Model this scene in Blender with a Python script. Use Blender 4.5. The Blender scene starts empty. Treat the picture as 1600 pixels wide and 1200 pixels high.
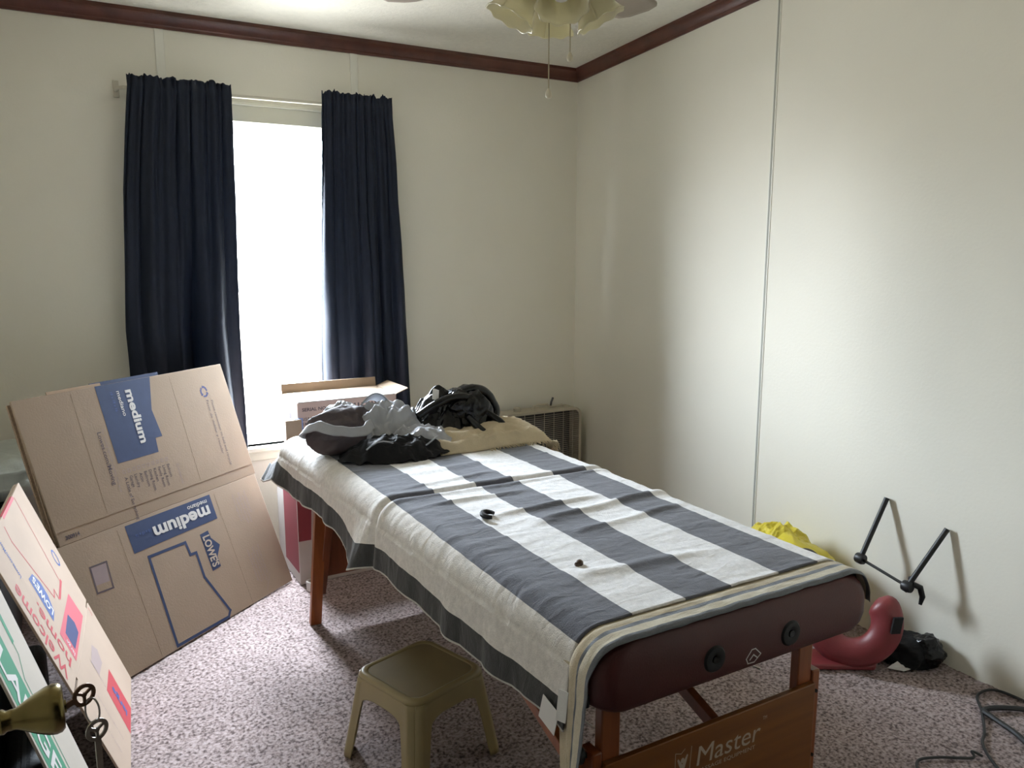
import bpy, bmesh, math, random
import numpy as np
from mathutils import Vector, Matrix, noise

random.seed(7)
PI = math.pi
scene = bpy.context.scene
COL = scene.collection

# ------------------------------------------------------------------ camera, sky, light, exposure
CAMH = 1.45
cam_d = bpy.data.cameras.new('camera')
cam = bpy.data.objects.new('camera', cam_d)
COL.objects.link(cam)
cam_d.sensor_width = 36.0
cam_d.lens = 1240 * 36.0 / 1600
cam_d.clip_start = 0.02
cam.location = (0, 0, CAMH)
cam.rotation_euler = (PI / 2 - math.atan(205 / 1240), 0, math.radians(-30))
scene.camera = cam

world = bpy.data.worlds.new('overcast_sky')
scene.world = world
world.use_nodes = True
wnt = world.node_tree
wb = wnt.nodes['Background']
SKY = 66.0                                              # overcast sky: brighter toward the zenith, plain ground below the horizon
wtc = wnt.nodes.new('ShaderNodeTexCoord'); wsp = wnt.nodes.new('ShaderNodeSeparateXYZ')
wmr = wnt.nodes.new('ShaderNodeMapRange')
wmr.inputs['From Min'].default_value = 0.0; wmr.inputs['From Max'].default_value = 1.0
wmr.inputs['To Min'].default_value = 1.0; wmr.inputs['To Max'].default_value = 4.0
wgr = wnt.nodes.new('ShaderNodeMapRange')
wgr.inputs['From Min'].default_value = -0.03; wgr.inputs['From Max'].default_value = 0.08
wmx = wnt.nodes.new('ShaderNodeMix'); wmx.data_type = 'RGBA'
wmx.inputs['A'].default_value = (0.40, 0.40, 0.39, 1)      # ground in overcast light
wsc = wnt.nodes.new('ShaderNodeVectorMath'); wsc.operation = 'SCALE'
wsc.inputs[0].default_value = (0.80, 0.89, 1.0)
wnt.links.new(wtc.outputs['Generated'], wsp.inputs[0])
wnt.links.new(wsp.outputs['Z'], wmr.inputs['Value']); wnt.links.new(wsp.outputs['Z'], wgr.inputs['Value'])
wnt.links.new(wmr.outputs[0], wsc.inputs['Scale']); wnt.links.new(wsc.outputs[0], wmx.inputs['B'])
wnt.links.new(wgr.outputs[0], wmx.inputs['Factor']); wnt.links.new(wmx.outputs['Result'], wb.inputs[0])
wb.inputs[1].default_value = SKY

# hazy sun low on the left: reaches the right wall through the gap between the curtains
sun_d = bpy.data.lights.new('hazy_sun', 'SUN')
sun_d.energy = 8.0; sun_d.angle = math.radians(26); sun_d.color = (0.95, 0.97, 1.0)
sun = bpy.data.objects.new('hazy_sun', sun_d)
sun.location = (-4, 7, 4)
sa, se = math.radians(54), math.radians(6)
sun.rotation_euler = (-Vector((-math.sin(sa) * math.cos(se), math.cos(sa) * math.cos(se), math.sin(se)))).to_track_quat('-Z', 'Y').to_euler()
COL.objects.link(sun)

scene.view_settings.view_transform = 'Standard'
scene.view_settings.look = 'None'
scene.view_settings.exposure = 0.0
scene.view_settings.gamma = 1.0
scene.view_settings.use_curve_mapping = False
scene.cycles.max_bounces = 14
scene.cycles.diffuse_bounces = 9
scene.cycles.transparent_max_bounces = 12
scene.cycles.use_denoising = True
scene.cycles.sample_clamp_indirect = 6.0

# room dimensions (metres)
XR, YB, XL, YF = 2.658, 3.864, -0.40, 0.30
WX0, WX1, WZ0, WZ1 = 0.55, 1.27, 0.525, 2.045          # window opening
def ceil_z(y): return 2.455 + 0.072 * (YB - y)

# portal over the window: guides the sky's own light into the room, adds none
pl = bpy.data.lights.new('window_portal', 'AREA')
pl.shape = 'RECTANGLE'
pl.size = WX1 - WX0; pl.size_y = WZ1 - WZ0
pl.cycles.is_portal = True
po = bpy.data.objects.new('window_portal', pl)
po.location = ((WX0 + WX1) / 2, YB + 0.13, (WZ0 + WZ1) / 2)
po.rotation_euler = (-PI / 2, 0, 0)
COL.objects.link(po)

# ------------------------------------------------------------------ materials
def mat(name, color, rough=0.6, metal=0.0, bump=None, bscale=200.0, var=0.0, vscale=8.0, sheen=0.0,
        coat=0.0, spec=0.5, trans=None):
    m = bpy.data.materials.new(name)
    m.use_nodes = True
    nt = m.node_tree
    b = nt.nodes['Principled BSDF']
    b.inputs['Base Color'].default_value = (*color, 1)
    b.inputs['Roughness'].default_value = rough
    b.inputs['Metallic'].default_value = metal
    b.inputs['Specular IOR Level'].default_value = spec
    if sheen: b.inputs['Sheen Weight'].default_value = sheen
    if coat: b.inputs['Coat Weight'].default_value = coat
    tc = nt.nodes.new('ShaderNodeTexCoord')
    if var:
        n = nt.nodes.new('ShaderNodeTexNoise'); n.inputs['Scale'].default_value = vscale
        n.inputs['Detail'].default_value = 5
        nt.links.new(tc.outputs['Object'], n.inputs['Vector'])
        r = nt.nodes.new('ShaderNodeMapRange')
        r.inputs['From Min'].default_value = 0.3; r.inputs['From Max'].default_value = 0.7
        r.inputs['To Min'].default_value = 1 - var; r.inputs['To Max'].default_value = 1 + var
        nt.links.new(n.outputs['Fac'], r.inputs['Value'])
        mx = nt.nodes.new('ShaderNodeVectorMath'); mx.operation = 'SCALE'
        mx.inputs[0].default_value = color
        nt.links.new(r.outputs['Result'], mx.inputs['Scale'])
        nt.links.new(mx.outputs['Vector'], b.inputs['Base Color'])
    if bump:
        n = nt.nodes.new('ShaderNodeTexNoise'); n.inputs['Scale'].default_value = bscale
        n.inputs['Detail'].default_value = 4
        nt.links.new(tc.outputs['Object'], n.inputs['Vector'])
        bp = nt.nodes.new('ShaderNodeBump'); bp.inputs['Strength'].default_value = bump
        bp.inputs['Distance'].default_value = 0.004
        nt.links.new(n.outputs['Fac'], bp.inputs['Height'])
        nt.links.new(bp.outputs['Normal'], b.inputs['Normal'])
    if trans:
        t = nt.nodes.new('ShaderNodeBsdfTranslucent'); t.inputs['Color'].default_value = (*trans[1], 1)
        ms = nt.nodes.new('ShaderNodeMixShader'); ms.inputs[0].default_value = trans[0]
        nt.links.new(b.outputs[0], ms.inputs[1]); nt.links.new(t.outputs[0], ms.inputs[2])
        nt.links.new(ms.outputs[0], nt.nodes['Material Output'].inputs['Surface'])
    return m

M = {}
M['wall'] = mat('wall_paint', (0.78, 0.755, 0.665), 0.55, bump=0.12, bscale=90, var=0.02, vscale=2.5)
M['wall_trim'] = mat('wall_batten_paint', (0.78, 0.77, 0.70), 0.45)
M['seam'] = mat('grey_seam_strip', (0.34, 0.34, 0.30), 0.6)
M['ceiling'] = mat('textured_ceiling', (0.80, 0.78, 0.70), 0.9, bump=1.0, bscale=60, var=0.03, vscale=40)
M['crown'] = mat('mahogany_crown', (0.080, 0.023, 0.013), 0.36, bump=0.15, bscale=60, var=0.25, vscale=14)
M['vinyl'] = mat('white_window_vinyl', (0.85, 0.85, 0.82), 0.4, trans=(0.6, (0.9, 0.93, 0.95)))
M['casing'] = mat('cream_window_casing', (0.74, 0.73, 0.62), 0.45)
M['curtain'] = mat('navy_curtain_cloth', (0.0085, 0.013, 0.026), 0.55, bump=0.25, bscale=500, var=0.12, vscale=30, sheen=0.02, spec=0.25,
                   trans=(0.08, (0.03, 0.055, 0.10)))
M['rod'] = mat('cream_rod_paint', (0.55, 0.52, 0.44), 0.35)
M['card'] = mat('brown_cardboard', (0.32, 0.235, 0.165), 0.82, bump=0.12, bscale=160, var=0.05, vscale=6)
M['card_pale'] = mat('pale_cardboard', (0.42, 0.312, 0.235), 0.8, bump=0.1, bscale=160, var=0.04, vscale=6)
M['card_white'] = mat('white_faced_cardboard', (0.48, 0.425, 0.36), 0.75, bump=0.08, bscale=120, var=0.04, vscale=6)
M['card_edge'] = mat('cut_cardboard_edge', (0.30, 0.21, 0.14), 0.9, var=0.2, vscale=150)
M['card_in'] = mat('cardboard_inside', (0.40, 0.28, 0.19), 0.85, var=0.06, vscale=9)
M['ink_blue'] = mat('blue_print_ink', (0.022, 0.040, 0.105), 0.7, var=0.08, vscale=40)
M['ink_navy'] = mat('navy_print_ink', (0.025, 0.035, 0.13), 0.75)
M['ink_royal'] = mat('royal_blue_print_ink', (0.045, 0.085, 0.27), 0.7)
M['ink_dark'] = mat('dark_print_ink', (0.10, 0.075, 0.085), 0.8)
M['ink_grey'] = mat('faded_print_ink', (0.30, 0.23, 0.23), 0.8)
M['ink_red'] = mat('red_print_ink', (0.42, 0.035, 0.045), 0.7)
M['ink_pink'] = mat('pink_print_ink', (0.50, 0.085, 0.11), 0.7)
M['ink_green'] = mat('green_print_ink', (0.05, 0.25, 0.14), 0.7)
M['ink_white'] = mat('white_print_ink', (0.62, 0.60, 0.58), 0.7)
M['ink_tan'] = mat('tan_print_ink', (0.46, 0.38, 0.30), 0.7)
M['red_vinyl'] = mat('burgundy_vinyl', (0.062, 0.009, 0.008), 0.5, bump=0.12, bscale=260, var=0.08, vscale=12)
M['red_vinyl2'] = mat('burgundy_cradle_vinyl', (0.21, 0.035, 0.040), 0.42, bump=0.12, bscale=260, var=0.08, vscale=12)
M['black'] = mat('black_plastic', (0.007, 0.007, 0.008), 0.5, spec=0.3)
M['black_metal'] = mat('black_powder_metal', (0.010, 0.010, 0.011), 0.45)
M['bag'] = mat('glossy_black_leather', (0.003, 0.003, 0.004), 0.22, spec=0.35, bump=0.2, bscale=70)
M['bag_dull'] = mat('black_lining_fabric', (0.006, 0.006, 0.007), 0.6, bump=0.3, bscale=90, spec=0.2)
M['jacket'] = mat('grey_satin_fabric', (0.33, 0.34, 0.37), 0.26, bump=0.15, bscale=90, var=0.1, vscale=12, sheen=0.3)
M['mesh_lining'] = mat('mauve_mesh_lining', (0.075, 0.058, 0.062), 0.8, bump=0.3, bscale=300)
M['cream'] = mat('cream_towel_cloth', (0.55, 0.46, 0.32), 0.95, bump=0.5, bscale=300, var=0.08, vscale=20)
M['white'] = mat('white_cloth', (0.75, 0.74, 0.72), 0.9, bump=0.2, bscale=200)
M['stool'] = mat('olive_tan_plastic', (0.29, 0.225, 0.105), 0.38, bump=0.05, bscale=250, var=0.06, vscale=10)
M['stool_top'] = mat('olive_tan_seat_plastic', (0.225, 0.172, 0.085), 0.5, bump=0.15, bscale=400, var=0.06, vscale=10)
M['brass'] = mat('aged_brass', (0.20, 0.155, 0.06), 0.26, metal=1.0, bump=0.03, bscale=60, var=0.12, vscale=40)
M['steel'] = mat('nickel_key', (0.34, 0.31, 0.28), 0.38, metal=1.0, var=0.1, vscale=80)
M['bronze'] = mat('bronze_key', (0.20, 0.12, 0.08), 0.4, metal=1.0, var=0.1, vscale=80)
M['door'] = mat('painted_door', (0.55, 0.52, 0.45), 0.5, bump=0.05, bscale=40)
M['blade'] = mat('taupe_fan_blade', (0.27, 0.225, 0.175), 0.5, var=0.1, vscale=9)
M['fan_metal'] = mat('cream_fan_metal', (0.60, 0.58, 0.47), 0.35)
M['frost'] = mat('frosted_glass_shade', (0.72, 0.68, 0.52), 0.18, coat=0.5, trans=(0.45, (0.80, 0.76, 0.56)))
M['chain'] = mat('antique_chain', (0.36, 0.32, 0.23), 0.35, metal=0.7)
M['fob'] = mat('cream_chain_fob', (0.66, 0.60, 0.47), 0.35)
M['fan_shell'] = mat('yellowed_fan_paint', (0.44, 0.40, 0.31), 0.5, var=0.08, vscale=15)
M['fan_wire'] = mat('fan_grille_wire', (0.40, 0.36, 0.29), 0.45)
M['fan_dark'] = mat('dark_fan_blades', (0.05, 0.047, 0.05), 0.5)
M['yellow'] = mat('yellow_plastic_bag', (0.78, 0.66, 0.07), 0.35, bump=0.4, bscale=30, trans=(0.3, (0.8, 0.7, 0.1)))
M['cable'] = mat('black_rubber_cable', (0.013, 0.014, 0.015), 0.45)
M['wire'] = mat('steel_support_cable', (0.6, 0.58, 0.55), 0.3, metal=0.8)
M['tag'] = mat('white_satin_tag', (0.68, 0.66, 0.64), 0.6)
M['bedding'] = mat('pale_blue_grey_bedding', (0.50, 0.53, 0.50), 0.9, bump=0.2, bscale=120, var=0.1, vscale=10)
M['dark_wood'] = mat('dark_stained_wood', (0.022, 0.014, 0.010), 0.5, var=0.2, vscale=20)
M['white_box'] = mat('white_carton_board', (0.44, 0.40, 0.37), 0.7, var=0.05, vscale=9)
M['brown_bit'] = mat('brown_seed_shell', (0.06, 0.03, 0.015), 0.5)

def wood(name, c1, c2, rough=0.35, axis=2):
    m = mat(name, c1, rough)
    nt = m.node_tree; b = nt.nodes['Principled BSDF']
    tc = nt.nodes['Texture Coordinate'] if 'Texture Coordinate' in nt.nodes else nt.nodes.new('ShaderNodeTexCoord')
    mp = nt.nodes.new('ShaderNodeMapping')
    s = [22, 22, 22]; s[axis] = 1.6
    mp.inputs['Scale'].default_value = s
    n = nt.nodes.new('ShaderNodeTexNoise'); n.inputs['Scale'].default_value = 2.0; n.inputs['Detail'].default_value = 6
    r = nt.nodes.new('ShaderNodeValToRGB')
    r.color_ramp.elements[0].position = 0.35; r.color_ramp.elements[0].color = (*c2, 1)
    r.color_ramp.elements[1].position = 0.65; r.color_ramp.elements[1].color = (*c1, 1)
    nt.links.new(tc.outputs['Object'], mp.inputs[0]); nt.links.new(mp.outputs[0], n.inputs['Vector'])
    nt.links.new(n.outputs['Fac'], r.inputs[0]); nt.links.new(r.outputs[0], b.inputs['Base Color'])
    return m
M['wood'] = wood('orange_beech', (0.26, 0.072, 0.016), (0.19, 0.048, 0.011))
M['wood_panel'] = wood('orange_plywood', (0.20, 0.070, 0.010), (0.155, 0.050, 0.008), axis=0)
M['wood_red'] = wood('red_brown_beech', (0.17, 0.045, 0.016), (0.11, 0.028, 0.010))

def glass_mat():
    m = bpy.data.materials.new('window_glass'); m.use_nodes = True
    nt = m.node_tree; nt.nodes.remove(nt.nodes['Principled BSDF'])
    t = nt.nodes.new('ShaderNodeBsdfTransparent'); t.inputs[0].default_value = (0.97, 0.98, 0.98, 1)
    g = nt.nodes.new('ShaderNodeBsdfGlossy'); g.inputs['Roughness'].default_value = 0.02
    ms = nt.nodes.new('ShaderNodeMixShader'); ms.inputs[0].default_value = 0.06
    nt.links.new(t.outputs[0], ms.inputs[1]); nt.links.new(g.outputs[0], ms.inputs[2])
    nt.links.new(ms.outputs[0], nt.nodes['Material Output'].inputs['Surface'])
    return m
M['glass'] = glass_mat()

def carpet_mat():
    m = bpy.data.materials.new('mauve_carpet_pile'); m.use_nodes = True
    nt = m.node_tree; b = nt.nodes['Principled BSDF']
    b.inputs['Roughness'].default_value = 0.95; b.inputs['Specular IOR Level'].default_value = 0.1
    b.inputs['Sheen Weight'].default_value = 0.25
    tc = nt.nodes.new('ShaderNodeTexCoord')
    n = nt.nodes.new('ShaderNodeTexNoise'); n.inputs['Scale'].default_value = 95; n.inputs['Detail'].default_value = 4
    n2 = nt.nodes.new('ShaderNodeTexNoise'); n2.inputs['Scale'].default_value = 3.0; n2.inputs['Detail'].default_value = 3
    r = nt.nodes.new('ShaderNodeValToRGB')
    e = r.color_ramp.elements
    e[0].position = 0.34; e[0].color = (0.070, 0.045, 0.042, 1)
    e[1].position = 0.50; e[1].color = (0.29, 0.222, 0.212, 1)
    x = e.new(0.64); x.color = (0.42, 0.340, 0.332, 1)
    mr = nt.nodes.new('ShaderNodeMapRange')
    mr.inputs['From Min'].default_value = 0.3; mr.inputs['From Max'].default_value = 0.7
    mr.inputs['To Min'].default_value = 0.82; mr.inputs['To Max'].default_value = 1.12
    sc = nt.nodes.new('ShaderNodeVectorMath'); sc.operation = 'SCALE'
    L = nt.links.new
    L(tc.outputs['Object'], n.inputs['Vector']); L(tc.outputs['Object'], n2.inputs['Vector'])
    L(n.outputs['Fac'], r.inputs[0]); L(r.outputs[0], sc.inputs[0])
    L(n2.outputs['Fac'], mr.inputs['Value']); L(mr.outputs[0], sc.inputs['Scale'])
    L(sc.outputs[0], b.inputs['Base Color'])
    return m
M['carpet'] = carpet_mat()

def stripe_mat(name, bands, off, width, weave=350, var=0.12):
    """bands: list of (start, colour) along UV x (metres), constant steps."""
    m = bpy.data.materials.new(name); m.use_nodes = True
    nt = m.node_tree; b = nt.nodes['Principled BSDF']
    b.inputs['Roughness'].default_value = 0.9; b.inputs['Sheen Weight'].default_value = 0.25
    b.inputs['Specular IOR Level'].default_value = 0.2
    uv = nt.nodes.new('ShaderNodeTexCoord')
    sp = nt.nodes.new('ShaderNodeSeparateXYZ')
    mr = nt.nodes.new('ShaderNodeMapRange')
    mr.inputs['From Min'].default_value = off; mr.inputs['From Max'].default_value = off + width
    r = nt.nodes.new('ShaderNodeValToRGB'); r.color_ramp.interpolation = 'CONSTANT'
    e = r.color_ramp.elements
    while len(e) > 1: e.remove(e[-1])
    for i, (s, c) in enumerate(bands):
        p = max(0.0, min(1.0, (s - off) / width))
        el = e[0] if i == 0 else e.new(p)
        el.position = p; el.color = (*c, 1)
    n = nt.nodes.new('ShaderNodeTexNoise'); n.inputs['Scale'].default_value = 55; n.inputs['Detail'].default_value = 8
    n.inputs['Roughness'].default_value = 0.75
    r2 = nt.nodes.new('ShaderNodeMapRange')
    r2.inputs['From Min'].default_value = 0.3; r2.inputs['From Max'].default_value = 0.7
    r2.inputs['To Min'].default_value = 1 - var; r2.inputs['To Max'].default_value = 1 + var
    sc = nt.nodes.new('ShaderNodeVectorMath'); sc.operation = 'SCALE'
    n3 = nt.nodes.new('ShaderNodeTexNoise'); n3.inputs['Scale'].default_value = weave; n3.inputs['Detail'].default_value = 3
    bp = nt.nodes.new('ShaderNodeBump'); bp.inputs['Strength'].default_value = 0.35; bp.inputs['Distance'].default_value = 0.003
    L = nt.links.new
    L(uv.outputs['UV'], sp.inputs[0]); L(sp.outputs['X'], mr.inputs['Value']); L(mr.outputs[0], r.inputs[0])
    L(uv.outputs['Object'], n.inputs['Vector']); L(n.outputs['Fac'], r2.inputs['Value'])
    L(r.outputs[0], sc.inputs[0]); L(r2.outputs[0], sc.inputs['Scale']); L(sc.outputs[0], b.inputs['Base Color'])
    mp = nt.nodes.new('ShaderNodeMapping'); mp.inputs['Scale'].default_value = (12, 25, 12)
    n4 = nt.nodes.new('ShaderNodeTexNoise'); n4.inputs['Scale'].default_value = 1.0; n4.inputs['Detail'].default_value = 5; n4.inputs['Distortion'].default_value = 1.2
    bp2 = nt.nodes.new('ShaderNodeBump'); bp2.inputs['Strength'].default_value = 0.38; bp2.inputs['Distance'].default_value = 0.010
    L(uv.outputs['Object'], mp.inputs[0]); L(mp.outputs[0], n4.inputs['Vector']); L(n4.outputs['Fac'], bp2.inputs['Height'])
    L(uv.outputs['Object'], n3.inputs['Vector']); L(n3.outputs['Fac'], bp.inputs['Height']); L(bp2.outputs[0], bp.inputs['Normal']); L(bp.outputs[0], b.inputs['Normal'])
    return m
GR = (0.115, 0.118, 0.142); WH = (0.84, 0.83, 0.84)
M['blanket'] = stripe_mat('grey_and_white_stripes', var=0.17, bands=
    [(0.50, (0.5, 0.48, 0.43)), (0.572, (0.045, 0.045, 0.045)), (0.640, (0.70, 0.66, 0.62)), (0.785, GR), (0.922, WH), (1.060, GR),  # left drape's white is a dimmer copy of WH, side shade in the colour
     (1.190, WH), (1.330, GR), (1.456, WH)], off=0.5, width=1.3)
TN = (0.50, 0.42, 0.29); SG = (0.16, 0.17, 0.19)
M['sheet'] = stripe_mat('beige_and_slate_stripes',
    [(0.0, TN), (0.060, SG), (0.072, (0.60, 0.54, 0.42)), (0.092, SG)], 0.0, 0.13)

# ------------------------------------------------------------------ mesh helpers
class MB:
    def __init__(s): s.v = []; s.f = []; s.uv = []; s.has_uv = False
    def add(s, vs, fs, uv=None):
        o = len(s.v); s.v += [tuple(p) for p in vs]; s.f += [tuple(i + o for i in f) for f in fs]
        if uv is not None: s.has_uv = True; s.uv += list(uv)
        else: s.uv += [(0, 0)] * len(vs)
        return s
    def box(s, lo, hi):
        x0, y0, z0 = lo; x1, y1, z1 = hi
        v = [(x0, y0, z0), (x1, y0, z0), (x1, y1, z0), (x0, y1, z0), (x0, y0, z1), (x1, y0, z1), (x1, y1, z1), (x0, y1, z1)]
        return s.add(v, [(0, 3, 2, 1), (4, 5, 6, 7), (0, 1, 5, 4), (1, 2, 6, 5), (2, 3, 7, 6), (3, 0, 4, 7)])
    def slab(s, o, u, v, t):                         # parallelepiped from corner o with edge vectors u, v, t
        o, u, v, t = map(Vector, (o, u, v, t))
        p = [o, o + u, o + u + v, o + v]; p += [q + t for q in p]
        fs = [(0, 3, 2, 1), (4, 5, 6, 7), (0, 1, 5, 4), (1, 2, 6, 5), (2, 3, 7, 6), (3, 0, 4, 7)]
        if u.cross(v).dot(t) < 0: fs = [f[::-1] for f in fs]
        return s.add(p, fs)
    def bar(s, a, b, w, d, up=(0, 0, 1)):             # rectangular bar a->b, w across, d along up
        a, b, up = Vector(a), Vector(b), Vector(up)
        ax = (b - a).normalized(); sd = ax.cross(up).normalized(); u2 = sd.cross(ax).normalized()
        return s.slab(a - sd * w / 2 - u2 * d / 2, sd * w, u2 * d, b - a)
    def tube(s, pts, r, n=10, cap=True, closed=False):
        pts = [Vector(p) for p in pts]; N = len(pts)
        rs = r if isinstance(r, (list, tuple)) else [r] * N
        rings = []
        prev = None
        for i, p in enumerate(pts):
            a = pts[(i - 1) % N] if (i > 0 or closed) else p
            b = pts[(i + 1) % N] if (i < N - 1 or closed) else p
            t = (b - a).normalized()
            if prev is None:
                x = t.orthogonal().normalized()
            else:
                x = (prev - t * prev.dot(t))
                x = x.normalized() if x.length > 1e-6 else t.orthogonal().normalized()
            prev = x; y = t.cross(x)
            rings.append([p + (x * math.cos(2 * PI * k / n) + y * math.sin(2 * PI * k / n)) * rs[i] for k in range(n)])
        vs = [q for rg in rings for q in rg]; fs = []
        M_ = N if closed else N - 1
        for i in range(M_):
            j = (i + 1) % N
            for k in range(n):
                fs.append((i * n + k, i * n + (k + 1) % n, j * n + (k + 1) % n, j * n + k))
        if cap and not closed:
            fs.append(tuple(range(n))[::-1]); fs.append(tuple((N - 1) * n + k for k in range(n)))
        return s.add(vs, fs)
    def lathe(s, o, axis, prof, n=28, ref=None):       # prof: (radius, distance along axis)
        o, ax = Vector(o), Vector(axis).normalized()
        x = Vector(ref).normalized() if ref else ax.orthogonal().normalized(); y = ax.cross(x)
        vs = []; fs = []
        for r_, h in prof:
            for k in range(n):
                vs.append(o + ax * h + (x * math.cos(2 * PI * k / n) + y * math.sin(2 * PI * k / n)) * r_)
        for i in range(len(prof) - 1):
            for k in range(n):
                fs.append((i * n + k, i * n + (k + 1) % n, (i + 1) * n + (k + 1) % n, (i + 1) * n + k))
        if prof[0][0] > 1e-4: fs.append(tuple(range(n))[::-1])
        if prof[-1][0] > 1e-4: fs.append(tuple((len(prof) - 1) * n + k for k in range(n)))
        return s.add(vs, fs)
    def grid(s, fn, nu, nv, uvfn=None):
        vs = []; uv = []
        for j in range(nv + 1):
            for i in range(nu + 1):
                a, b = i / nu, j / nv
                vs.append(fn(a, b)); uv.append(uvfn(a, b) if uvfn else (a, b))
        fs = [(j * (nu + 1) + i, j * (nu + 1) + i + 1, (j + 1) * (nu + 1) + i + 1, (j + 1) * (nu + 1) + i)
              for j in range(nv) for i in range(nu)]
        return s.add(vs, fs, uv)
    def poly(s, pts, t):                               # n-gon extruded by vector t
        pts = [Vector(p) for p in pts]; t = Vector(t); n = len(pts)
        nrm = Vector((0, 0, 0))
        for i in range(n): nrm += pts[i].cross(pts[(i + 1) % n])
        if nrm.dot(t) < 0: pts = pts[::-1]
        v = pts + [p + t for p in pts]
        return s.add(v, [tuple(range(n))[::-1], tuple(range(n, 2 * n))] + [(i, (i + 1) % n, n + (i + 1) % n, n + i) for i in range(n)])

def world_loc(o):
    l = Vector((0, 0, 0))
    while o: l += o.location; o = o.parent
    return l

def link(o, parent=None, origin=None):
    COL.objects.link(o)
    if parent: o.parent = parent
    return o

def obj(name, mb, m, parent=None, origin=None, smooth=False, bevel=0.0, seg=2, solid=0.0, sub=0, angle=40):
    me = bpy.data.meshes.new(name)
    base = world_loc(parent) if parent else Vector(origin or (0, 0, 0))
    me.from_pydata([tuple(Vector(p) - base) for p in mb.v], [], mb.f)
    if mb.has_uv:
        l = me.uv_layers.new(name='UVMap')
        idx = np.zeros(len(me.loops), dtype=np.int32); me.loops.foreach_get('vertex_index', idx)
        l.data.foreach_set('uv', np.array(mb.uv, dtype=np.float32)[idx].ravel())
    for mm in (m if isinstance(m, (list, tuple)) else [m]): me.materials.append(mm)
    o = bpy.data.objects.new(name, me)
    link(o, parent)
    if not parent: o.location = base
    if solid:
        md = o.modifiers.new('solid', 'SOLIDIFY'); md.thickness = abs(solid); md.offset = -1 if solid > 0 else 1
    if sub:
        md = o.modifiers.new('sub', 'SUBSURF'); md.levels = sub; md.render_levels = sub
    if bevel:
        md = o.modifiers.new('bevel', 'BEVEL'); md.width = bevel; md.segments = seg; md.limit_method = 'ANGLE'
        md.angle_limit = math.radians(30)
    if smooth or bevel:
        me.polygons.foreach_set('use_smooth', [True] * len(me.polygons))
        if not sub and smooth != 'all': me.set_sharp_from_angle(angle=math.radians(angle))
    return o

def tag(o, label=None, cat=None, group=None, kind=None):
    if label: o['label'] = label
    if cat: o['category'] = cat
    if group: o['group'] = group
    if kind: o['kind'] = kind
    return o

def thing(name, label, cat, loc, group=None):
    o = bpy.data.objects.new(name, None); o.empty_display_size = 0.05
    COL.objects.link(o); o.location = loc
    return tag(o, label, cat, group)

def struct(name, mb, m, **k):
    return tag(obj(name, mb, m, **k), kind='structure')

# lettering: flat built-in-font letters laid on a plane
class Plane:
    def __init__(s, o, u, v, nrm_hint):
        s.o = Vector(o); s.u = Vector(u).normalized(); v = Vector(v); s.v = (v - s.u * v.dot(s.u)).normalized()
        s.n = s.u.cross(s.v)
        if s.n.dot(Vector(nrm_hint)) < 0: s.n = -s.n
    def p(s, u, v, h=0.0): return s.o + s.u * u + s.v * v + s.n * h
    def d(s, k): return {'+u': s.u, '-u': -s.u, '+v': s.v, '-v': -s.v}[k]

def letters(parent, body, plane, start, run, length, size, m, bold=0.0, h=0.0006, name='lettering', shear=0.0):
    cu = bpy.data.curves.new('t', 'FONT'); cu.body = body; cu.size = 1.0; cu.resolution_u = 3
    cu.offset = bold; cu.fill_mode = 'FRONT'; cu.shear = shear
    ob = bpy.data.objects.new('t', cu); COL.objects.link(ob)
    dg = bpy.context.evaluated_depsgraph_get()
    me = bpy.data.meshes.new_from_object(ob.evaluated_get(dg))
    bpy.data.objects.remove(ob); bpy.data.curves.remove(cu)
    x = plane.d(run); y = plane.n.cross(x)
    xs = [v.co.x for v in me.vertices]; x0, x1 = min(xs), max(xs)
    base = world_loc(parent); st = plane.p(start[0], start[1], h)
    sx = length / (x1 - x0)
    for v in me.vertices:
        v.co = st + x * ((v.co.x - x0) * sx) + y * (v.co.y * size) - base
    me.materials.clear(); me.materials.append(m)
    me.name = name
    o = bpy.data.objects.new(name, me); link(o, parent)
    return o

def patch(parent, plane, pts, m, h=0.0004, name='print_block'):
    mb = MB(); vs = [plane.p(u, v, h) for u, v in pts]
    mb.add(vs, [tuple(range(len(vs)))])
    return obj(name, mb, m, parent)

def stroke(parent, plane, pts, w, m, h=0.0004, name='print_line', closed=False):
    mb = MB(); n = len(pts)
    for i in range(n if closed else n - 1):
        a = Vector((*pts[i], 0)); b = Vector((*pts[(i + 1) % n], 0)); d = (b - a).normalized(); s = Vector((-d.y, d.x, 0)) * w / 2
        a2 = a - d * w / 2; b2 = b + d * w / 2
        q = [a2 - s, b2 - s, b2 + s, a2 + s]
        mb.add([plane.p(p.x, p.y, h + i * 0.00002) for p in q], [(0, 1, 2, 3)])
    return obj(name, mb, m, parent)

def fbm(p, oct=4, ridged=False):
    s = 0; a = 1; t = 0
    p = Vector(p)
    for i in range(oct):
        n = noise.noise(p)
        s += a * ((1 - abs(n) * 2) if ridged else n); t += a; a *= 0.5; p = p * 2.03 + Vector((3.1, 1.7, 5.3))
    return s / t

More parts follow.
